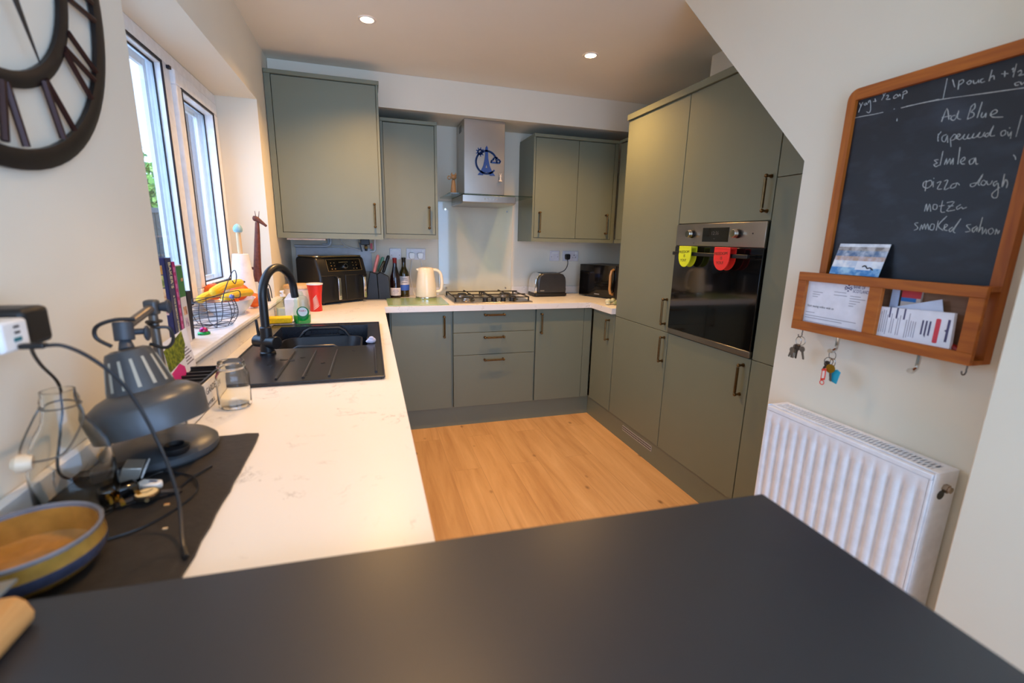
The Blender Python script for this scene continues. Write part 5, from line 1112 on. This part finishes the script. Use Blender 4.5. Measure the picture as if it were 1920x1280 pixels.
# book on the bar
bk = T('old_book', 'thick worn book with a tan page block at the bottom left of the bar', 'book', (0.10, -3.30, 0.9505))
pg = [(0.187, 0.955), (0.189, 0.963), (0.184, 0.978), (0.176, 0.986), (0.02, 0.986), (0.02, 0.9515), (0.183, 0.9515)]
O('pages', M().prism(pg, 1, -3.46, -3.178), wood('yellowed_pages', (196, 142, 80), (216, 164, 100), 'Y', 0.8, 30), bk, bev=0.004)
O('cover', M().prism([(0.02, -3.47), (0.158, -3.47), (0.166, -3.158), (0.10, -3.17), (0.02, -3.172)], 2, 0.9885, 0.9915), leaf_mat('worn_cover', (126, 116, 100), (110, 120, 122), 60), bk)

# ------------------------------------------------------------------ right wall: chalkboard letter rack
cbk = T('chalkboard_letter_rack', 'orange pine framed chalkboard with a letter rack and hooks on the right wall', 'chalkboard', (1.905, -2.83, 1.09))
fy0, fy1, fz0, fz1 = -3.066, -2.622, 1.10, 1.800
def arcc(cy, cz, r, a0, a1, n=6): return [(cy + r * math.cos(rad(a0 + (a1 - a0) * i / n)), cz + r * math.sin(rad(a0 + (a1 - a0) * i / n))) for i in range(n + 1)]
st = M().prism([(fy1, fz0)] + arcc(fy1 - 0.028, fz1 - 0.028, 0.028, 0, 90) + [(fy1 - 0.028, fz1 - 0.030), (fy1 - 0.023, fz1 - 0.030), (fy1 - 0.023, fz0)], 0, 1.893, 1.9195)
O('stile', st, PINE, cbk)
st = M().prism([(fy0, fz0), (fy0 + 0.023, fz0), (fy0 + 0.023, fz1 - 0.030), (fy0 + 0.028, fz1 - 0.030)] + arcc(fy0 + 0.028, fz1 - 0.028, 0.028, 90, 180), 0, 1.893, 1.9195)
O('stile', st, PINE, cbk)
O('top_rail', M().box((1.893, fy0 + 0.028, fz1 - 0.030), (1.9195, fy1 - 0.028, fz1)), PINEY, cbk, smooth=0)
bo = O('board', M().box((1.9045, fy0 + 0.020, 1.14), (1.912, fy1 - 0.020, fz1 - 0.028)), board_mat(), cbk)
CH_ = [[1310,1650,1250,1940,1160,1670],[1320,1750,1130,1750],[1040,1740,1110,1730,1120,1670,1060,1630,1020,1670,990,1830,990,1670,910,1620],[780,1590,760,1850],[760,1850,700,1910,680,1810,740,1740,680,1710,670,1630,780,1590],[560,1910,590,1580],[510,1680,520,1590,470,1570,440,1650,430,1550],[360,1580,260,1600,240,1650,300,1680,350,1610,300,1530,110,1490],[1320,1380,1310,1260,1290,1200],[1320,1340,1270,1420],[1140,1330,1220,1300,1210,1200,1140,1170,1120,1300,1080,1130],[1040,1210,990,1020],[1040,1210,980,1300,930,1260,960,1180,1020,1170],[920,1190,850,1260,900,1290,910,1210,850,1160,820,1170,760,1260,780,1170,710,1150,680,1250,700,1170,620,1150,580,1250,600,1160,530,1150,470,1250,490,1150,420,1140,380,1230,400,1160,340,1140],[310,1200,360,1180,360,1140,310,1130,240,1340,270,1140,180,1120],[30,1200,80,1170,60,1090,0,1110,10,1190,60,1190],[-30,1160,-70,1060,-100,1150,-110,1000],[-50,1240,-60,1220],[-210,1450,-200,1020],[1200,760,1290,760,1210,680,1280,660,1230,600,1160,630],[1140,950,1140,620],[1050,620,1030,760,1000,620,960,750,920,610,890,750,870,600],[800,980,770,590],[730,620,650,680,670,740,730,670,690,590,630,580],[470,690,550,650,530,560,470,580,450,690,410,550,370,550],[1370,290,1350,30],[1370,250,1270,280,1230,180,1310,100,1420,150,1420,250,1370,270],[1210,250,1190,110],[1220,330,1210,310],[1120,200,1040,230,1090,60,990,50],[980,230,900,240,940,30,840,60],[710,160,800,130,810,50,720,70,700,160,640,100],[310,120,420,110,410,50,330,70,230,310,280,100,240,60],[210,160,230,90,170,50,140,120,200,170],[130,140,100,60,50,70,30,140],[-60,120,0,90,-30,10,-80,80,-130,-210,-60,-240,-20,-150,-130,-20],[-160,260,-170,-20,-200,140,-250,60,-250,-50],[1270,-470,1260,-290,1210,-470,1190,-290,1130,-480],[1100,-320,1090,-420,1020,-430,1020,-330,1100,-310],[920,-230,910,-490,820,-510],[970,-360,860,-350],[820,-290,670,-280,790,-480,620,-470],[780,-370,670,-370],[530,-350,600,-410,570,-460,500,-410,470,-450,400,-420],[1360,-750,1440,-770,1340,-880,1420,-940],[1290,-940,1270,-800,1230,-920,1210,-780,1160,-920,1140,-780,1090,-930],[1060,-800,1070,-910,990,-930,990,-800,1060,-790],[920,-710,920,-950],[760,-610,900,-830,770,-950],[780,-910,700,-830,760,-810,750,-930,680,-950],[590,-870,650,-930,600,-970,460,-680,560,-950,510,-1010],[240,-820,320,-840,220,-960,310,-990],[120,-860,190,-920,160,-1000,100,-880,100,-980],[50,-660,60,-1000],[50,-960,10,-880,-20,-1050,-60,-920,-90,-1040],[-160,-910,-110,-960,-160,-1050,-210,-980,-170,-910],[-250,-1050,-250,-930,-300,-1040,-310,-960],[1380,2640,1380,2170],[1260,2580,1180,2390],[1120,2520,1100,2320],[1120,2490,1050,2520,1020,2460,1100,2410],[910,2450,950,2420,900,2370,860,2420,910,2460],[830,2440,800,2360,740,2380,730,2420,710,2350],[640,2420,690,2400,660,2340,600,2350],[510,2560,520,2330],[520,2390,460,2430,430,2340],[320,2420,200,2390],[270,2460,250,2340],[150,2450,130,2480,120,2390],[90,2550,100,2290],[40,2370,-10,2390,-30,2330,10,2290,-80,2290],[-30,2160,40,2150,20,2100,-30,2100],[-50,2150,-80,2090,-110,2130],[-230,650,-270,600,-290,540],[2200,2220,1390,2180,760,2110,-140,2010],[3500,2630,3440,2530],[3400,2620,3440,2530,3480,2370],[3290,2580,3360,2560,3320,2520,3280,2560,3260,2520],[3240,2610,3240,2560,3200,2620,3140,2370,3170,2290,3250,2340],[3110,2560,3020,2560],[3070,2630,3040,2540],[2870,2700,2840,2630],[2810,2700,2880,2540],[2780,2620,2730,2630,2720,2580,2760,2530,2650,2510],[2510,2590,2570,2550,2560,2500,2490,2510],[2490,2580,2460,2520,2430,2570,2400,2510],[2340,2560,2340,2430],[2360,2590,2290,2620,2250,2560,2320,2540],[2510,2220,2490,2230],[3580,2240,3400,2240,3090,2220,2780,2210],[2330,2210,1900,2210,1470,2200],[2380,1970,2370,1900]]
random.seed(2); CHALK = mt('chalk_white', (186, 190, 190), 0.95, var=0.3, scale=400); rows = {}
for q in CH_:
    zc = sum(q[1::2]) / len(q[1::2]); k = 0
    for lim in (2080, 1420, 930, 420, -80): k += zc < lim
    if len(q) > 4 and max(q[0::2]) - min(q[0::2]) > 700: k = 6
    if k == 3 and len(q) == 6 and q[0] < 250: k = 7
    cm = rows.setdefault(k, M())
    pts = [Vector((1.9040, q[i] / 1e4 - 3, q[i + 1] / 1e4 + 1.5)) for i in range(0, len(q), 2)]
    P = spline(pts, 3) if len(pts) > 2 else pts
    cm.tube(P, [0.0009 + random.uniform(-0.00025, 0.00025) for _ in P], 5)
for k in sorted(rows): O(('chalk_writing', 'chalk_rule', 'chalk_tick')[max(0, k - 5)], rows[k], CHALK, bo)
# letter rack
ra = M(); ry0, ry1, rz0, rz1 = -3.066, -2.594, 1.100, 1.281
xf0, xf1 = 1.845, 1.858
ra.box((xf0, ry0, rz1 - 0.026), (xf1, ry1, rz1)); ra.box((xf0, ry0, rz0), (xf1, ry1, rz0 + 0.028))
ra.box((xf0 + 0.0003, ry0, rz0 + 0.028), (xf1, -3.036, rz1 - 0.026)); ra.box((xf0 + 0.0003, -2.848, rz0 + 0.028), (xf1, -2.815, rz1 - 0.026)); ra.box((xf0 + 0.0003, -2.622, rz0 + 0.028), (xf1, ry1, rz1 - 0.026))
rk = O('rack_front', ra, PINEY, cbk, bev=0.0012)
sh = M(); sh.box((xf1, ry0, rz0), (1.8925, ry1, rz0 + 0.010)); sh.box((xf1, ry1 - 0.010, rz0 + 0.010), (1.919, ry1, rz1 - 0.016)); 
sh.box((xf1, ry0, rz1 - 0.012), (1.893, ry0 + 0.016, rz1))
O('rack_shelf', sh, PINEY, cbk)
O('rack_back', M().box((1.8930, ry0 + 0.024, rz0 + 0.001), (1.9042, ry1 - 0.053, rz1 - 0.004)), wood('brown_hardboard', (120, 84, 60), (140, 102, 76), 'Y', 0.7), cbk)
for i, yy in enumerate((-2.619, -2.738, -2.953, -3.052)):
    h = M()
    if i in (1, 2): h.tube([(1.868, yy, 1.101), (1.868, yy, 1.075), (1.866, yy, 1.062), (1.852, yy, 1.054), (1.842, yy, 1.058)], [0.005, 0.005, 0.005, 0.006, 0.007], 8)
    else: h.tube([(1.868, yy, 1.101), (1.868, yy, 1.090)] + [tuple(p) for p in arc((1.860, yy, 1.082), 0.008, 0.6, -3.4, 14, X, Z)], 0.0016, 8)
    O('hook', h, CHROME if i in (1, 2) else mt('dull_hook', (120, 118, 116), 0.35, 0.9), cbk)

# post and packets in the rack
def wq(m, y0, z0, y1, z1, x, th=0.0006, poly=None):
    P = poly or [(y0, z0), (y1, z0), (y1, z1), (y0, z1)]
    m.prism(P, 0, x, x + th); return m
lt = T('letter', 'white bank letter behind the left opening of the wooden rack', 'letter', (1.861, -2.72, 1.11))
O('sheet', wq(M(), -2.813, 1.111, -2.615, 1.266, 1.8595, 0.0008), PAPER, lt)
NAVY = mt('navy_print', (36, 44, 110), 0.6); RD = Vector((0, -1, 0))
x = M(); x.text('BANK OF', 0.0125, (1.8594, -2.762, 1.2455), RD, Z, 0.0002, 'LEFT', 0.032); x.text('SCOTLAND', 0.0125, (1.8594, -2.762, 1.234), RD, Z, 0.0002, 'LEFT', 0.044)
c = Vector((1.8594, -2.748, 1.2445))
for a in (28, -28): x.tube([c + Vector((0, -0.011 * math.cos(rad(a)), 0.011 * math.sin(rad(a)))), c - Vector((0, -0.011 * math.cos(rad(a)), 0.011 * math.sin(rad(a))))], 0.0012, 5)
for a in (0, 90, 180, 270): x.cyl(c + Vector((-0.0002, 0.0095 * math.cos(rad(a)), 0.008 * math.sin(rad(a)))), c + Vector((0.0004, 0.0095 * math.cos(rad(a)), 0.008 * math.sin(rad(a)))), 0.0022, n=10)
O('bank_heading', x, NAVY, lt, label='navy bank heading with a saltire emblem')
x = M().text('Start seeing online with us', 0.0095, (1.8594, -2.628, 1.176), RD, Z, 0.0002, 'LEFT', 0.086)
O('headline', x, mt('dark_print', (58, 58, 70), 0.7), lt)
x = M()
for y0, z, wd in ((-2.640, 1.222, 0.032), (-2.640, 1.215, 0.024), (-2.640, 1.208, 0.018), (-2.708, 1.229, 0.036), (-2.708, 1.220, 0.040), (-2.757, 1.222, 0.030), (-2.757, 1.215, 0.044), (-2.757, 1.208, 0.030), (-2.757, 1.201, 0.020), (-2.757, 1.194, 0.014), (-2.626, 1.158, 0.030), (-2.626, 1.148, 0.16), (-2.626, 1.141, 0.12), (-2.626, 1.129, 0.165)):
    wq(x, y0 - wd, z, y0, z + 0.0016, 1.8591, 0.0004)
O('text_lines', x, mt('faint_print', (150, 148, 160), 0.7), lt)
en = M(); wq(en, 0, 0, 0, 0, 1.877, 0.0025, [(-2.992, 1.150), (-2.880, 1.150), (-2.868, 1.208), (-2.968, 1.240)])
O('envelope', en, mt('blueish_paper', (214, 220, 238), 0.8), label='white folded envelope standing behind the packet in the rack', cat='envelope', smooth=0)
en = M(); wq(en, 0, 0, 0, 0, 1.882, 0.002, [(-2.872, 1.130), (-2.850, 1.130), (-2.850, 1.254), (-2.868, 1.254)])
O('envelope', en, mt('pale_blue_paper', (190, 204, 236), 0.8), label='pale blue white envelope edge at the left of the right opening', cat='envelope', smooth=0)
rb_ = T('small_box', 'small box with red and blue stripes at the back of the rack', 'box', (1.895, -2.89, 1.12))
O('box', M().box((1.8860, -2.918, 1.120), (1.8925, -2.873, 1.256)), mt('pale_box', (206, 190, 180), 0.7), rb_)
x = M(); x.k = 0; x.box((1.8850, -2.918, 1.234), (1.8861, -2.873, 1.256)); x.k = 1; x.box((1.8850, -2.908, 1.224), (1.8861, -2.873, 1.234))
O('stripes', x, [mt('red_stripe', (196, 52, 56), 0.6), mt('blue_stripe', (44, 110, 176), 0.6)], rb_)
O('token', M().cyl((1.877, -2.864, 1.186), (1.880, -2.864, 1.186), 0.010, n=20), mt('amber_token', (190, 122, 14), 0.4), label='round amber token behind the packet in the rack', cat='token')
pk = T('packet', 'white hanging packet with a red stripe in the right opening of the rack', 'packet', (1.862, -2.95, 1.125))
O('card', M().prism([(-3.016, 1.110), (-2.842, 1.110), (-2.842, 1.205), (-3.010, 1.213)], 0, 1.8585, 1.8685), PAPER, pk)
def vt(s, size, y, z, wd): return M().text(s, size, (1.8583, y, z), (0, -0.04, 1), (0, 1, 0.04), 0.0002, 'CENTER', wd)
x = M()
x.prism(rrect(-2.987, 1.135, -2.977, 1.195, 0.003), 0, 1.8578, 1.8586); O('red_stripe', x, mt('red_panel', (210, 64, 76), 0.6), pk)
x = M()
for k_, y in enumerate((-2.966, -2.958, -2.950)): x.prism([(y - 0.0018, 1.150 - 0.006 * (k_ == 1)), (y + 0.0018, 1.150), (y + 0.0018, 1.186), (y - 0.0018, 1.186)], 0, 1.8580, 1.8586)
PG_ = mt('purple_grey_print', (74, 70, 104), 0.6); O('product_title', x, PG_, pk); x = M()
for y in (-2.871, -2.888, -2.906): x.box((1.8580, y - 0.0018, 1.180), (1.8586, y + 0.0018, 1.208))
O('dark_bars', x, PG_, pk); x = M(); x.prism([(-3.006, 1.142), (-3.001, 1.142), (-3.001, 1.166), (-2.997, 1.169), (-3.001, 1.172), (-3.001, 1.196), (-3.006, 1.196)], 0, 1.8579, 1.8586)
O('hanging_slot', x, PG_, pk)
x = M(); random.seed(5)
for y in [-2.851 - 0.0052 * i for i in range(17)]:
    if abs(y + 2.871) < 0.004 or abs(y + 2.888) < 0.004 or abs(y + 2.906) < 0.004: continue
    x.box((1.8582, y - 0.0009, 1.134 + random.uniform(0, 0.006)), (1.8586, y + 0.0009, 1.196 + random.uniform(-0.02, 0.004)))
O('fine_print', x, mt('grey_fine_print', (160, 158, 172), 0.7), pk)
O('red_item', M().tube([(1.872, -3.026, 1.126), (1.874, -3.000, 1.138), (1.880, -2.96, 1.120)], 0.008, 8), mt('dark_red_plastic', (150, 26, 16), 0.4), label='dark red plastic thing lying at the right end of the rack', cat='oddment')
O('spectacles', M().tube(spline([(1.866, -3.032, 1.115), (1.870, -3.018, 1.119), (1.874, -2.99, 1.116), (1.878, -2.95, 1.113)], 5), 0.0028, 8), mt('dark_frame', (46, 50, 54), 0.3, 0.5), label='dark metal strip lying below the packet in the rack', cat='oddment')
pc = T('postcard', 'glossy beach postcard leaning on the chalkboard above the rack', 'postcard', (1.88, -2.745, 1.281))
PA = Vector((1.872, -2.672, 1.2815)); PU = Vector((0, -1, 0)); PV = Vector((0.026, -0.0, 0.088))
m = M()
bands = [(0, 0.24, 'card_water', (70, 140, 206), (170, 214, 240)), (0.24, 0.46, 'card_surf', (200, 214, 232), (244, 246, 250)), (0.46, 0.60, 'card_sand', (190, 160, 140), (214, 206, 216)), (0.60, 0.78, 'card_sea', (96, 124, 160), (190, 200, 214)), (0.78, 0.9, 'card_cloud', (130, 124, 120), (200, 196, 196)), (0.9, 1.0, 'card_sky', (206, 212, 222), (236, 240, 246))]
ms = []
def pq(m, u0, u1, v0, v1, d): 
    pts = [PA + PU * (u * 0.142) + PV * v - Vector((0.0008 + d, 0, 0)) for u, v in ((u0, v0), (u1, v0), (u1, v1), (u0, v1))]
    m.add(pts + [p + Vector((0.0012, 0, 0)) for p in pts], [(0, 1, 2, 3), (7, 6, 5, 4), (0, 4, 5, 1), (1, 5, 6, 2), (2, 6, 7, 3), (3, 7, 4, 0)])
for i, b_ in enumerate(bands): m.k = i; pq(m, 0, 1, b_[0], b_[1], 0); ms.append(leaf_mat(b_[2], b_[3], b_[4], 45))
O('card', m, ms, pc, smooth=0)
m = M(); pq(m, 0.50, 0.80, 0.18, 0.46, 0.0006); O('pale_panel', m, mt('card_white', (232, 238, 250), 0.4), pc, smooth=0)
m = M(); bc = PA + PU * 0.105 + PV * 0.24 - Vector((0.0016, 0, 0))
m.tube(spline([bc + Vector((0, 0.014, 0.004)), bc + Vector((0, 0.006, 0.007)), bc, bc + Vector((0, -0.008, 0.002)), bc + Vector((0, -0.016, -0.004))], 4), 0.0016, 5)
O('bird', m, GASKET, pc)

# keys on the hooks
KEYM = mt('nickel_key', (150, 142, 130), 0.3, 0.9); DKEY = mt('dark_key', (88, 78, 68), 0.35, 0.8); RING = mt('key_ring_steel', (160, 156, 150), 0.2, 1.0)
def key(parent, c, ang, L, mat, head=0.011, xo=0.0):
    m = M(); c = Vector(c) + Vector((xo, 0, 0)); d = Vector((0, math.sin(rad(ang)), -math.cos(rad(ang)))); s = Vector((0, d.z, -d.y)); s = Vector((0, math.cos(rad(ang)), math.sin(rad(ang))))
    hc = c + d * head * 0.9
    m.cyl(hc - Vector((0.001, 0, 0)), hc + Vector((0.001, 0, 0)), head, n=20)
    a = hc + d * head * 0.8
    pts = [a - s * 0.0035, a + s * 0.0035, a + d * (L * 0.45) + s * 0.0035, a + d * (L * 0.5) + s * 0.002, a + d * (L * 0.6) + s * 0.0035, a + d * (L * 0.7) + s * 0.0018, a + d * (L * 0.82) + s * 0.0034, a + d * L + s * 0.0005, a + d * (L * 0.97) - s * 0.0035]
    n = len(pts); m.add([p - Vector((0.0009, 0, 0)) for p in pts] + [p + Vector((0.0009, 0, 0)) for p in pts], [tuple(range(n))[::-1], tuple(range(n, 2 * n))] + [(i, (i + 1) % n, (i + 1) % n + n, i + n) for i in range(n)])
    return O('key', m, mat, parent)
def kring(parent, c, r, tilt=0.0, mat=None):
    m = M(); m.tube([Vector(c) + Vector((r * math.sin(a) * tilt, r * math.sin(a) * (1 - abs(tilt) * 0.3), r * math.cos(a))) for a in [2 * PI * i / 24 for i in range(24)]], 0.0011, 6, True); return O('ring', m, mat or RING, parent)
k1 = T('key_bunch', 'bunch of silver keys on the leftmost hook under the rack', 'keys', (1.860, -2.619, 1.06))
kring(k1, (1.860, -2.617, 1.060), 0.0145, 0.3); kring(k1, (1.860, -2.624, 1.062), 0.0145, -0.3)
key(k1, (1.860, -2.634, 1.046), -16, 0.026, KEYM, 0.0095, -0.003); key(k1, (1.860, -2.618, 1.050), 4, 0.030, DKEY, 0.011, 0.0); key(k1, (1.860, -2.608, 1.047), 6, 0.026, KEYM, 0.009, 0.003); key(k1, (1.860, -2.606, 1.036), 22, 0.020, KEYM, 0.009, -0.005)
lk = M(); lk.box((1.854, -2.612, 1.002), (1.858, -2.600, 1.020)); O('padlock_tag', lk, KEYM, k1, bev=0.001)
k2 = T('key_bunch', 'bunch of keys with a red tag and a turquoise fob on the second hook', 'keys', (1.860, -2.738, 1.05))
kring(k2, (1.858, -2.737, 1.042), 0.0135, 0.2); kring(k2, (1.858, -2.729, 1.022), 0.012, -0.3, DKEY); kring(k2, (1.858, -2.742, 1.022), 0.012, 0.3)
key(k2, (1.858, -2.728, 1.020), 28, 0.020, DKEY, 0.010, 0.003); key(k2, (1.858, -2.742, 1.002), -8, 0.026, KEYM, 0.007, -0.004)
m = M(); m.cyl((1.8515, -2.742, 1.003), (1.8545, -2.742, 1.003), 0.0135, n=24); O('brass_key_head', m, mt('brass_key', (176, 132, 34), 0.3, 0.7), k2)
m = M(); c = (-2.734, 0.985)
m.prism([(-2.722, 0.998), (-2.735, 1.002), (-2.736, 0.966), (-2.722, 0.962)], 0, 1.8455, 1.8475); O('red_tag', m, mt('red_fob', (226, 66, 44), 0.4), k2, bev=0.0006)
m = M(); m.prism([(-2.7255, 0.992), (-2.7325, 0.994), (-2.7330, 0.971), (-2.7255, 0.969)], 0, 1.8448, 1.8456); O('tag_paper', m, mt('cream_tag_paper', (232, 216, 206), 0.7), k2)
m = M().tube([(1.8465, -2.728 + 0.0065 * math.cos(a), 0.956 + 0.0065 * math.sin(a)) for a in [2 * PI * i / 18 for i in range(18)]], 0.0014, 6, True); O('tag_loop', m, mt('red_fob_loop', (226, 66, 44), 0.4), k2)
m = M(); m.prism([(-2.738, 0.966), (-2.762, 0.960), (-2.769, 0.998), (-2.758, 1.004), (-2.742, 0.996)], 0, 1.859, 1.862); O('fob', m, mt('turquoise_fob', (40, 158, 186), 0.35), k2, bev=0.0008)

# ------------------------------------------------------------------ radiator
RW = mt('radiator_enamel', (238, 238, 242), 0.3)
rd = T('radiator', 'white ribbed panel radiator below the chalkboard on the right wall', 'radiator', (1.87, -2.82, 0.2))
y0, y1, z0, z1 = -3.066, -2.570, 0.22, 0.830
fm_ = M(); nfl = 15; p = 0.0335; ys = y1 - 0.012
cols = []
NS = 8
prof = []
yy = y1 - 0.010; prof.append((yy, 0.0)); 
for k in range(14):
    c = -2.597 - 0.03377 * k
    for j in range(9):
        a = j / 8; prof.append((c + 0.008 - 0.016 * a, 0.007 * math.sin(PI * a) ** 0.8))
prof.append((y0 + 0.010, 0.0))
zs = [(z0 + 0.012, 0.0), (z0 + 0.040, 0.0), (z0 + 0.058, 1.0), (z1 - 0.062, 1.0), (z1 - 0.046, 0.0), (z1 - 0.016, 0.0)]
xb = 1.8205
vs = []
for z, kf in zs: vs += [(xb + d * kf, y, z) for y, d in prof]
n = len(prof); fs = [(i * n + j, i * n + j + 1, (i + 1) * n + j + 1, (i + 1) * n + j) for i in range(len(zs) - 1) for j in range(n - 1)]
fm_.add(vs, fs)
fm_.box((xb + 0.012, y0 + 0.010, z0 + 0.012), (xb + 0.016, y1 - 0.010, z1 - 0.016))
O('front_panel', fm_, RW, rd, smooth=50)
ed = M(); ed.box((xb, y0 + 0.004, z1 - 0.0165), (xb + 0.016, y1 - 0.004, z1 - 0.002)); ed.box((xb, y0 + 0.004, z0), (xb + 0.016, y1 - 0.004, z0 + 0.0125)); ed.box((xb, y0 + 0.003, z0 + 0.0125), (xb + 0.016, y0 + 0.0105, z1 - 0.0165)); ed.box((xb, y1 - 0.0105, z0 + 0.0125), (xb + 0.016, y1 - 0.003, z1 - 0.0165))
O('panel_edge', ed, RW, rd, bev=0.002)
O('back_panel', M().box((1.898, y0 + 0.006, z0), (1.910, y1 - 0.006, z1 - 0.004)), RW, rd, bev=0.003)
sd = M(); sd.box((xb + 0.004, y0, z0 + 0.01), (1.910, y0 + 0.003, z1 + 0.002)); O('side_panel', sd, RW, rd, bev=0.0012)
sd = M(); sd.box((xb + 0.004, y1 - 0.003, z0 + 0.01), (1.910, y1, z1 + 0.002)); O('side_panel', sd, RW, rd, bev=0.0012)
tg = M()
xs_ = [1.8365, 1.845, 1.8665, 1.888, 1.8975]
tg.box((xs_[0], y0 + 0.003, z1 - 0.002), (xs_[1], y1 - 0.003, z1 + 0.002)); tg.box((xs_[3] + 0.004, y0 + 0.003, z1 - 0.002), (1.9095, y1 - 0.003, z1 + 0.002)); tg.box((xs_[2] - 0.0015, y0 + 0.003, z1 - 0.0015), (xs_[2] + 0.0015, y1 - 0.003, z1 + 0.0015))
tg.box((xs_[1], y0 + 0.003, z1 - 0.002), (xs_[3] + 0.004, y0 + 0.022, z1 + 0.002)); tg.box((xs_[1], y1 - 0.016, z1 - 0.002), (xs_[3] + 0.004, y1 - 0.003, z1 + 0.002))
for i in range(42):
    a = y0 + 0.026 + i * 0.01085
    tg.box((xs_[1], a, z1 - 0.0015), (xs_[2], a + 0.0045, z1 + 0.0012)); tg.box((xs_[2], a + 0.0054, z1 - 0.0015), (xs_[3] + 0.004, a + 0.0099, z1 + 0.0012))
O('top_grille', tg, RW, rd, smooth=0)
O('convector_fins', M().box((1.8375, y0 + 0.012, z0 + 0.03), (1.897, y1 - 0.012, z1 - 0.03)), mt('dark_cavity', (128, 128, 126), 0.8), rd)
vl = M(); vl.cyl((1.866, y0 + 0.001, 0.790), (1.866, y0 - 0.010, 0.790), 0.011, n=6).cyl((1.866, y0 - 0.009, 0.790), (1.866, y0 - 0.015, 0.790), 0.008, n=16)
O('bleed_valve', vl, mt('nickel_valve', (170, 150, 130), 0.25, 0.9), rd)
O('valve_recess', M().cyl((1.858, y0 + 0.0005, 0.772), (1.858, y0 - 0.0012, 0.772), 0.012, n=20), BLACK, rd)
O('pipe', M().cyl((1.880, y0 + 0.05, 0.0), (1.880, y0 + 0.05, z0 + 0.004), 0.0075), RW, rd)
O('pipe', M().cyl((1.880, y1 - 0.05, 0.0), (1.880, y1 - 0.05, z0 + 0.004), 0.0075), RW, rd)
